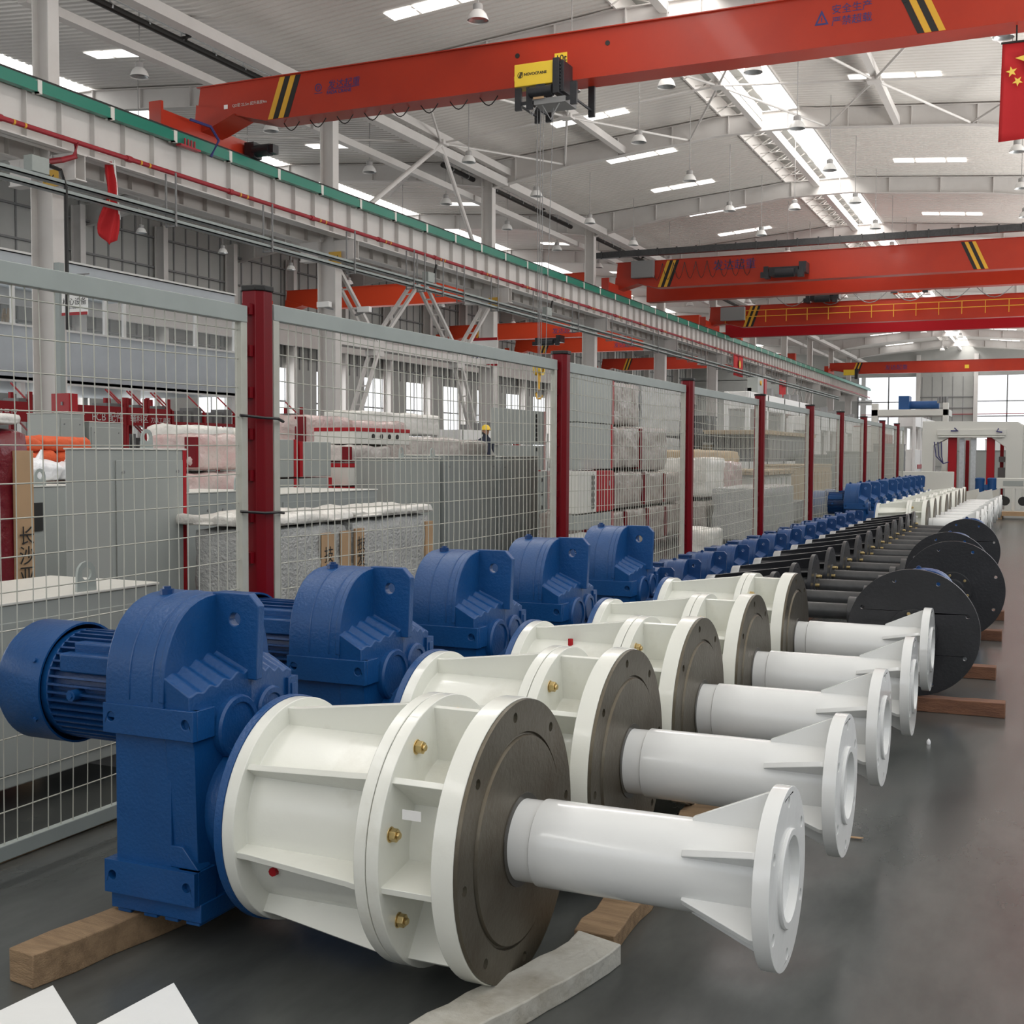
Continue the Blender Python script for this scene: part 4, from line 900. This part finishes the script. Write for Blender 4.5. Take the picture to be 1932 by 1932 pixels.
bundle(-4.98, -5.7, 8.12, 9.45, .99, 1.05, 'white foam sheet crumpled over the right bubble wrapped crate', WRAPW, name='foam_sheet', cat='cover', grp=None, amp=.06)
cabinet(-6.5, -7.6, 9.25, 11.0, .05, 1.12, 'low grey cabinet with a pale top behind the bubble wrapped crates', GREYD, 2, False)
bx = [(-8, -8.6, 11.15, 11.72, 1.23, 1.66, 'grey box with a red side strip, left of the two behind the nearest post', 'right', 0), (-8, -8.6, 11.78, 12.45, 1.23, 1.64, 'grey box with a red side strip, right of the two behind the nearest post', 'left', 0),
      (-8, -8.6, 11.15, 11.72, .8, 1.21, 'grey box under the left red striped one', 'right', 0), (-8, -8.6, 11.78, 12.45, .8, 1.21, 'grey box under the right red striped one', 'right', 0),
      (-9, -9.7, 14.65, 16.2, 1.64, 1.87, 'white red topped box with four round holes, topmost of its stack', 'top', 4),
      (-9, -9.6, 14.45, 15.75, 1.05, 1.36, 'white red topped box with four round holes, lower in the stack', 'top', 4), (-9, -9.6, 14.3, 15.75, .8, 1.03, 'white red topped box at the foot of the round holed stack', 'top', 0)]
for x0, x1, y0, y1, z0, z1, lb, rd, ho in bx: box_unit(x0, x1, y0, y1, z0, z1, lb, GREY if ho == 0 else CREAMT, rd, ho)
bundle(-9, -9.6, 14.5, 15.7, 1.38, 1.63, 'film wrapped box between the two round holed boxes', WRAP, RED)
bundle(-10.5, -11.3, 15.6, 16.9, 1.3, 2.1, 'tall pink film wrapped bundle, left of the round holed stack', WRAPP, RED)
bundle(-10.5, -11.3, 17.0, 18.8, 1.5, 2.06, 'pink film wrapped bundle partly behind the round holed stack', WRAPP)
bundle(-12.5, -13.3, 20.4, 23.9, 1.9, 2.36, 'white foam wrapped long bundle behind the round holed stack', WRAPW)
bundle(-9.2, -9.8, 13.5, 14.2, .85, 1.38, 'pink film wrapped bag like bundle, lower left of the round holed stack', WRAPP, RED)
cabinet(-7.5, -8.1, 13.15, 14.35, .02, 1.44, 'big grey cabinet end, left of the three door fronts', GREY, 0, True)
cabinet(-7.45, -8.1, 14.4, 16.0, .02, 1.48, 'big dark grey cabinet with two locks, between the second red post and the crates', GREYD, 1, False)
cabinet(-7.45, -8.1, 16.2, 17.6, .02, 1.46, 'big dark grey cabinet, right of the double locked one', GREYD, 1, False)
bundle(-9.5, -10.1, 17.2, 19.0, 1.4, 1.78, 'film wrapped long box with a pink top edge above the dark cabinets', WRAP, None)
bundle(-9.6, -10.2, 19.05, 20.3, 1.3, 1.74, 'film wrapped box with lifting eyes, right of the pink edged one', WRAP, None)
box_unit(-9, -9.12, 19.4, 21.6, 1.69, 2.33, 'large grey box with a vertical line of black holes, left of the second red post', GREY, 'right', 6, True)
box_unit(-9, -9.12, 19.5, 21.6, 1.2, 1.67, 'grey box below the large one with a line of holes', GREY, 'right', 2, True)
box_unit(-9, -9.12, 19.9, 21.8, .05, 1.18, 'grey box with black openings at the foot of the stack left of the second post', GREY, 'right', 4, True)
# wrapped stack seen through the panel after the second post
rows = [(-5.9, 14.9, 16.8, 1.95, 2.62, GREY, 'right'), (-5.9, 14.9, 16.8, 1.28, 1.93, GREY, 'right'), (-5.9, 15.6, 16.8, .70, 1.26, CREAMT, 'left'), (-5.9, 14.6, 16.8, .45, .69, GREY, 'right')]
wl2 = ['top', 'second', 'third', 'lowest']
box_unit(-5.9, -6.25, 15.3, 16.75, 1.95, 2.62, 'pale grey film covered box, highest right beside the second red post', GREY, 'right', 0, grp='boxes in the wrapped stack')
box_unit(-5.9, -6.25, 15.3, 16.7, 1.30, 1.94, 'pale grey film covered box, second from the top beside the second red post', GREY, 'right', 0, grp='boxes in the wrapped stack')
box_unit(-5.7, -5.85, 14.8, 15.5, .72, 1.28, 'white panel with a vertical line of six black holes in the wrapped stack', CREAMT, 'none', 6, True, grp='boxes in the wrapped stack')
t = thing('red_case', (-5.7, 15.52, .72), 'bright red case door in the middle of the wrapped stack', 'case'); MB().box(-.18, 0, 0, 0, .70, .56).build('body', RED, t, .005); MB().box(0, .5, .35, .01, .53, .42).build('latch', GALV, t)
box_unit(-5.7, -6.0, 14.8, 16.2, .50, .70, 'pale grey box under the panel with six black holes', GREY, 'right', 0, grp='boxes in the wrapped stack')
bundle(-5.2, -5.7, 12.9, 15.0, .05, .48, 'long film wrapped crate on the floor beside the second red post', WRAPG, None, grp='boxes in the wrapped stack')
q = [(17.0, 18.3, 1.95, 2.60), (17.0, 18.3, 1.3, 1.93), (18.35, 19.8, 1.25, 1.95), (17.05, 18.5, .68, 1.25), (18.55, 19.6, .68, 1.25), (19.65, 20.6, .68, 1.22), (16.3, 17.6, .1, .65), (17.65, 18.7, .1, .66), (18.75, 19.7, .1, .67), (19.75, 20.7, .1, .66), (17.2, 18.3, -.0, .1)]
for i, (a, b, c_, d_) in enumerate(q[:10]):
    bundle(-6.0, -6.9, a, b, c_, d_, 'brown film wrapped bundle, %s in the stack left of the third post' % ordn[i], WRAPB, POSTR, 'bundles stacked left of the third red post')
for i, (a, b, c_, d_) in enumerate(((22.7, 25.4, 1.9, 2.95), (22.7, 25.4, .9, 1.88), (21.7, 22.65, 2.35, 3.0))):
    bundle(-7.4, -8.4, a, b, c_, d_, ('silver film wrapped pack high behind the wrapped stack', 'silver film wrapped pack low behind the wrapped stack', 'black and silver wrapped coils on top of the wrapped stack')[i], (WRAPG, WRAPG, BLACKG)[i], None, 'silver packs behind the stack')
# goods behind the later panels
later = [(-5.6, 20.9, 22.2, .75, 1.45, WRAPW, 'pale film wrapped box with black vents behind the fourth post panel'), (-5.6, 22.2, 23.6, .6, 1.38, WRAPP, 'pink film wrapped bundle bulging left of the fourth post'), (-5.6, 20.9, 22.4, .05, .7, WRAP, 'film wrapped bundle low left of the fourth post'), (-4.45, 20.3, 23.0, .05, .95, WRAPG, 'grey sheet wrapped machine with a black strap before the fourth post'), (-6.3, 22.8, 26.2, 1.3, 1.6, PLY, 'plywood crate side standing on the sheeted machine')]
for x, a, b, c_, d_, m_, lb in later: bundle(x, x-.9, a, b, c_, d_, lb, m_, None, 'goods behind the middle fence panels')
def gen(x0, x1, y0, y1, z0, z1, label, m, name='machine_crate', cat='crate', extra=None):
    t = thing(name, (x0, y0, z0), label, cat); D = x1-x0; L = y1-y0; H = z1-z0
    MB().box(D, 0, 0, 0, L, H).build('body', m, t, .01)
    mb = MB(); k = max(2, int(L/.5))
    for i in range(k): mb.box(0, L*i/k+.05, H*.12, .02, L*(i+1)/k-.05, H*.88)
    mb.build('panel', extra or m, t, .004); MB().box(D-.02, -.02, H, .02, L+.02, H+.04).build('lid', extra or m, t)
    return t
gen(-8.3, -9.5, 26.0, 30.5, 1.6, 2.15, 'black machine casing on top of the crates right of the third post', BLACKG, 'machine_casing', 'casing')
gen(-8.3, -9.1, 30.9, 31.9, 1.84, 2.5, 'small black casing on top of the long black one', BLACK, 'machine_casing', 'casing')
gen(-8.1, -9.1, 30.7, 33.0, 1.2, 1.78, 'pale plywood crate right of the black casing', PLY, extra=CREAMT)
gen(-5.4, -6.6, 24.6, 27.4, .55, 1.08, 'white open crate holding a painted panel, between the fourth and fifth posts', CREAMT)
gen(-5.3, -6.6, 24.5, 27.6, 1.1, 1.16, 'plywood shelf board on the white open crate', PLY)
gen(-6.6, -8.0, 30.5, 36.0, 1.35, 1.98, 'dark grey draped machine on the upper plywood shelf', SEAM, 'draped_machine', 'machine')
gen(-6.5, -8.0, 29.5, 36.5, 2.03, 2.09, 'grey cover board over the draped machine', PLY)
gen(-5.2, -6.4, 25.0, 28.0, .05, .45, 'olive green low machine box on the floor by the fifth post', SEAM, 'machine_casing', 'casing')
bundle(-4.5, -5.0, 17.1, 17.8, .03, .42, 'clear plastic bag bundle on the floor left of the fifth post', WRAPW, None, None)
gen(-5.3, -6.4, 28.6, 32.2, .1, 1.25, 'brown shelving rack behind the sixth post panel', PLY, 'shelving_rack', 'rack')
gen(-5.3, -6.4, 33.0, 36.8, .1, 1.5, 'grey machine with sloping top behind the seventh post panel', GREYD, 'machine_casing', 'casing')
gen(-5.3, -6.4, 38.0, 42.0, .1, 1.6, 'grey curved machine behind the eighth post panel', GREY, 'machine_casing', 'casing')
gen(-5.0, -5.8, 44, 46.5, .1, 1.9, 'brown grey machine end behind the ninth post', SEAM, 'machine_casing', 'casing')
# white production machines farther back
def machine(x, y, L, H, label, red=True):
    t = thing('production_machine', (x, y, 0), label, 'machine', 'white production machines in the distance')
    mb = MB(); mb.box(-1.2, 0, .4, 0, L, H*.45); mb.box(-1.2, 0, H*.82, 0, L, H)
    for i in range(5): mb.box(-.2, L*i/4-.12, 0, 0, L*i/4+.12, H); mb.box(-1.2, L*i/4-.12, 0, -1.0, L*i/4+.12, H)
    mb.build('frame', WHITEP, t, .02)
    MB().box(0, L*.1, .6, .05, L*.9, .9).box(.0, L*.55, H*.5, .1, L*.62, H*.8).build('red_panel', RED if red else SEAM, t)
    mb = MB()
    for i in range(6): mb.box(-.6, L*(.1+.14*i), H, -.3, L*(.13+.14*i), H+.25+.1*(i % 3))
    mb.each('fitting', SEAM, t); return t
machine(-14, 40, 9, 2.6, 'white machine with a red strip above the dark grey cabinets'); machine(-20, 60, 14, 3.4, 'white machine line beyond the second red post'); machine(-13, 56, 16, 4.5, 'high white machine with guard rail behind the fourth post'); machine(-10, 60, 12, 3.4, 'white machine with wheel behind the fifth post')
machine(-9, 90, 16, 4.4, 'white machine farthest back left of the gantry'); machine(-24, 48, 10, 2.6, 'white machine in front of the second column windows'); machine(-8, 46, 8, 3.0, 'white machine with red cross, behind the sixth post')
t = thing('guard_cabinet', (-13, 57.6, 4.5), 'white cabinet with an amber lamp on the high machine behind the fourth post', 'cabinet'); MB().box(-.5, 0, 0, 0, 1.3, .75).build('body', GREY, t); MB().box(-.5, 1.3, 0, .05, 1.75, .75).build('red_edge', RED, t); MB().cyl((0, .6, .5), (.05, .6, .5), .12).build('lamp', YELD, t)
# pallet racks in red below the mezzanine
def rack(x, y, L, H, label, txt=None, off=.1):
    t = thing('pallet_rack', (x, y, 0), label, 'rack', 'red pallet racks')
    mb = MB(); k = max(1, round(L/2.6))
    for i in range(k+1):
        for dx in (0, -1.1): mb.box(dx-.07, L*i/k-.08, 0, dx+.07, L*i/k+.08, H)
        for j in range(3): mb.bar((0, L*i/k, 1+1.3*j), (-1.1, L*i/k, 1.9+1.3*j), .06, .06)
    mb.each('upright', RED, t, per=5); mb = MB()
    for z in (1.5, 2.9, 4.2):
        if z < H: mb.box(-.05, 0, z, .05, L, z+.16); mb.box(-1.15, 0, z, -1.05, L, z+.16)
    mb.build('beam', RED, t); mb = MB()
    for i in range(k*3):
        for z in (1.66, 3.06): mb.box(-1.0, L*i/(k*3)+.12, z, -.1, L*(i+1)/(k*3)-.1, z+.4+.35*((i*7+int(z)) % 3)/2)
    tag(mb.build('stored_goods', SEAM, t), kind='stuff')
    if txt:
        MB().box(.06, 0, 2.8, .1, L, 3.65).build('name_board', RED, t); text(txt, (.5, .5, .42, .29)[(0, 0, 0, 2, 0, 3, 1, 1)[len(txt)] if len(txt) != 6 else 1], WINK, t, (.12, off, 2.98), FACE_X)
    return t
rack(-40, 34.8, 3.9, 4.1, 'red rack with a white lettered board at the left edge', '新品区', 1.9); rack(-40, 41.0, 3.4, 4.1, 'red rack with a faded lettered board right of the nearest column', 'PCB 配件', 1.2)
rack(-40, 44.58, 1.25, 4.1, 'red rack lettered for accessories, under the office', '辅料区', .12); rack(-40, 46.03, 1.5, 4.15, 'red rack lettered for cutting tools, under the office', '刀具工具区', .08)
rack(-40, 47.8, 5, 3.6, 'empty red rack frame under the office end'); rack(-40, 56.2, 2.9, 4.2, 'red rack uprights standing before the outer windows')
t = thing('step_ladder', (-48, 45.0, 5.1), 'wooden step ladder inside the glazed office', 'ladder'); mb = MB()
for s_ in (-.5, .5):
    mb.bar((s_*.6, -.6, 0), (s_*.3, 0, 3.6), .1, .08); mb.bar((s_*.6, .6, 0), (s_*.3, 0, 3.6), .1, .08)
for k in range(7): mb.bar((-.3+.02*k, -.52+.08*k, .4+.48*k), (.3-.02*k, -.52+.08*k, .4+.48*k), .08, .05)
mb.build('frame', WOOD, t)
# worker
t = thing('person', (-14.0, 29.4, .47), 'person in a yellow safety helmet and dark clothes behind the wrapped boxes', 'person')
me = bpy.data.meshes.new('body'); V = [(0, 0, .95), (0, 0, 1.2), (0, 0, 1.42), (0, 0, 1.52), (.02, 0, 1.64), (0, .2, 1.38), (.08, .26, 1.1), (.28, .2, .98), (0, -.2, 1.38), (.08, -.26, 1.1), (.28, -.2, .98), (0, .1, .88), (.02, .11, .48), (0, .12, .06), (.16, .12, .03), (0, -.1, .88), (.02, -.11, .48), (0, -.12, .06), (.16, -.12, .03)]
Ed = [(0, 1), (1, 2), (2, 3), (3, 4), (2, 5), (5, 6), (6, 7), (2, 8), (8, 9), (9, 10), (0, 11), (11, 12), (12, 13), (13, 14), (0, 15), (15, 16), (16, 17), (17, 18)]
Rr = [.15, .14, .15, .06, .1, .07, .05, .035, .07, .05, .035, .1, .07, .045, .04, .1, .07, .045, .04]
me.from_pydata(V, Ed, []); o = bpy.data.objects.new('body', me); COL.objects.link(o); o.parent = t; me.materials.append(NAVYC)
sk = o.modifiers.new('skin', 'SKIN')
for i, r_ in enumerate(Rr): me.skin_vertices[0].data[i].radius = (r_, r_)
me.skin_vertices[0].data[0].use_root = True
ss = o.modifiers.new('sub', 'SUBSURF'); ss.levels = ss.render_levels = 2; t.rotation_euler = (0, 0, -.5)
mb = MB(); mb.lathe([(-.12, .03), (-.1, .06), (-.04, .088), (.04, .095), (.1, .07), (.12, .02)], (.02, 0, 1.66), 'Z', 20); mb.box(.105, -.015, 1.62, .14, .015, 1.66)
for s_ in (-1, 1): mb.box(0, s_*.09, 1.63, .03, s_*.11, 1.69)
mb.build('head', SKIN, t); MB().lathe([(-.13, .1), (.0, .1), (.01, .05)], (-.015, 0, 1.70), 'Z', 16).build('hair', INK, t)
mb = MB(); mb.lathe([(.0, .125), (.05, .122), (.11, .09), (.14, .03), (.145, 0)], (.02, 0, 1.69), 'Z', 20); mb.box(.08, -.08, 1.685, .2, .08, 1.70); mb.build('helmet', YEL, t)
tag(MB().box(-14.8, 28.6, 0, -13.2, 30.2, .46).build('work_platform', SEAM), 'low dark platform under the worker behind the boxes', 'platform')
# ---------------------------------------------------------------- gantry machine and goods at the end of the aisle
t = thing('gantry_frame', (-3.34, 35.2, 0), 'big pale gantry frame with red guide columns at the end of the aisle', 'machine'); t.scale = (.935, 1, 1)
mb = MB(); mb.prism([(0, 0), (0, 2.47), (2.62, 2.44), (2.74, 2.33), (2.74, 0), (2.3, 0), (2.3, 1.75), (1.9, 2.02), (.75, 2.02), (.32, 1.8), (.32, 0)], 0, .5, 'Y'); mb.build('portal', CREAMT, t, .01)
MB().box(.42, -.05, 2.08, 2.3, 0, 2.24).box(.45, -.08, 2.02, 2.26, -.02, 2.06).build('cross_rail', CREAMT, t, .005)
mb = MB(); mb.prism([(2.62, 0), (2.9, 0), (2.9, 2.2), (2.82, 2.33), (2.62, 2.44)], .5, 3.4, 'Y'); mb.build('side_frame', CREAMT, t)
mb = MB()
for x0, x1 in ((.72, .96), (1.78, 2.0)): mb.box(x0, .1, .55, x1, .35, 2.05)
for x0 in (1.16, 2.12, 2.28): mb.box(x0, .8, .4, x0+.1, 1.0, 1.95)
mb.each('guide_column', RED, t, .01); mb = MB()
for x0 in (1.02, 1.34): mb.box(x0, .3, .35, x0+.14, .5, 2.0)
mb.each('steel_guide', GALV, t)
MB().box(2.08, .5, .9, 2.3, .8, 1.2).box(2.1, .5, 1.35, 2.28, .8, 1.5).build('valve_block', SEAM, t); mb = MB()
for k in range(3): mb.tube([(.34+.1*k, .0, 1.9), (.4+.08*k, .0, 1.5), (.6, .05, 1.3), (.75, .1, 1.35)], .015, 5)
mb.tube([(.9, -.06, 2.28), (1.0, -.1, 2.2), (.8, -.1, 2.2)], .02, 5); mb.tube([(2.1, -.06, 2.26), (2.05, -.1, 2.18), (2.2, -.1, 2.16)], .02, 5); mb.each('hose', NAVY, t)
t = thing('machine_platform', (-6.7, 50, 0), 'white machine platform carrying a blue motor, high behind the gantry', 'machine'); MB().box(0, 0, 3.1, 2.9, 2, 3.35).box(0, 0, 0, .25, .3, 3.6).box(2.7, 0, 0, 2.9, .3, 3.6).build('frame', CREAMT, t, .01)
MB().box(1.0, .3, 3.35, 1.4, 1.2, 3.9).cyl((1.4, .8, 3.55), (2.5, .8, 3.55), .16).build('motor', BLUE, t); mb = MB()
for k in range(4): mb.cyl((2.5+.1*k, .4, 3.6), (2.5+.1*k, .4, 3.85), .05)
mb.build('fitting', SEAM, t)
t = thing('bench_shield', (-3.6, 31.6, 0), 'low white shield plate on a plinth in front of the gantry left leg', 'machine'); MB().box(0, 0, .62, 1.35, .3, 1.12).build('shield', CREAMT, t, .01); MB().box(0.02, -.05, .42, 1.35, .3, .58).build('sill', CREAMT, t, .01); MB().box(.3, -.3, .0, 1.7, .6, .38).build('plinth', CREAMT, t, .01)
for x, lb in ((-1.75, 'blue vertical motor, left of the pair at the gantry right leg'), (-1.45, 'blue vertical motor, right of the pair at the gantry right leg')):
    m_ = thing('vertical_motor', (x, 33.8, .35), lb, 'motor', 'blue vertical motors'); MB().cyl((0, 0, .15), (0, 0, .5), .115, n=20).build('finned_body', BLUE, m_); MB().lathe([(.5, .12), (.58, .12), (.6, .08), (.6, 0)], (0, 0, 0), 'Z', 20).build('fan_cover', BLUE, m_); MB().box(.1, -.06, .28, .2, .06, .42).build('terminal_box', BLUE, m_); MB().cyl((0, 0, -.35), (0, 0, .15), .07).build('stem', BLUE, m_)
t = thing('floor_unit', (-1.25, 31.4, .18), 'white framed unit with a grey screen on a low pallet at the right edge', 'machine'); MB().box(0, 0, .55, .75, .5, .8).box(.02, 0, 0, .08, .5, .55).box(.35, 0, 0, .42, .5, .55).box(.68, 0, 0, .75, .5, .55).box(0, 0, -.03, .75, .5, .02).build('frame', CREAMT, t, .005); MB().box(.15, -.01, .62, .6, 0, .74).build('screen', GREY, t)
for x in (.1, .5): MB().cyl((x+.1, .1, .25), (x+.1, -.02, .25), .11).build('roller', RUBBER, t)
tag(MB().box(-1.35, 31.2, .08, -.3, 32.1, .18).box(-1.3, 31.25, 0, -1.1, 32.1, .08).box(-.5, 31.25, 0, -.3, 32.1, .08).build('pallet', CARD), 'wooden pallet under the white framed unit at the right edge', 'pallet')
for i, (x, y, a) in enumerate(((-2.45, 31.0, .4), (-2.05, 31.5, -.3), (-1.7, 30.9, .5), (-1.55, 31.6, -.6))):
    t = thing('angle_bracket', (x, y, .42), 'white folded steel bracket, %s in the heap past the far white shafts' % ordn[i], 'bracket', 'white brackets in a heap', a); MB().prism([(0, 0), (.45, .05), (.42, .3), (.1, .22)], 0, .015, 'Y').box(0, 0, 0, .45, .3, .015).build('plate', CREAMT, t)
for i in range(3):
    t = black_unit((-2.35+.05*i, 29.62+.52*i, 0), 'black drive lying past the far white units, %s of three' % ordn[i], .22, .35, 0, 'black drives past the white ones')
t = thing('blue_container', (-3.6, 60, 0), 'blue cabinet seen through the gantry opening', 'container'); MB().box(0, 0, .2, 1.2, 2, 1.7).build('body', BLUE, t, .03); MB().box(.05, .05, 0, 1.15, 1.95, .2).build('base', SEAM, t)
for i, (x, y, h_) in enumerate(((-1.1, 48, 1.7), (-1.2, 70, 2.4), (-.5, 95, 2.6), (-6.8, 55, 2.8))):
    gen(x, x-2.2, y, y+3, .05, h_, ('grey machine cabinet by the right edge beyond the gantry', 'white machine cabinet farther along the right edge', 'pale machine farthest off at the right edge', 'white and red machine seen left of the gantry')[i], (GREY, WHITEP, CREAMT, WHITEP)[i], 'machine_casing', 'casing', (GREY, RED, CREAMT, RED)[i])
# small litter on the floor
t = thing('leaf', (-0.675, 4.809, .004), 'small dry leaf lying on the floor by the second white shaft flange', 'litter'); MB().prism([(-.03, 0), (-.015, -.014), (.02, -.012), (.03, .004), (.0, .004)], 0, .003, 'Z').build('blade', CARD, t)
t = thing('paper_scrap', (-0.560, 6.567, .0), 'tiny white scrap on the aisle floor right of the shaft flanges', 'litter'); MB().lathe([(0, .009), (.012, .011), (.022, .007), (.03, 0)], axis='Z', n=10).build('scrap', WHBAG, t)
# lettering becomes plain mesh
bpy.context.view_layer.update()
dg = bpy.context.evaluated_depsgraph_get()
for o in [x for x in COL.objects if x.type == 'FONT']:
    me = bpy.data.meshes.new_from_object(o.evaluated_get(dg)); me.name = 'lettering'; n_ = bpy.data.objects.new('lettering', me); COL.objects.link(n_)
    n_.parent = o.parent; n_.location = o.location; n_.rotation_euler = o.rotation_euler; n_.scale = o.scale
    bpy.data.objects.remove(o)
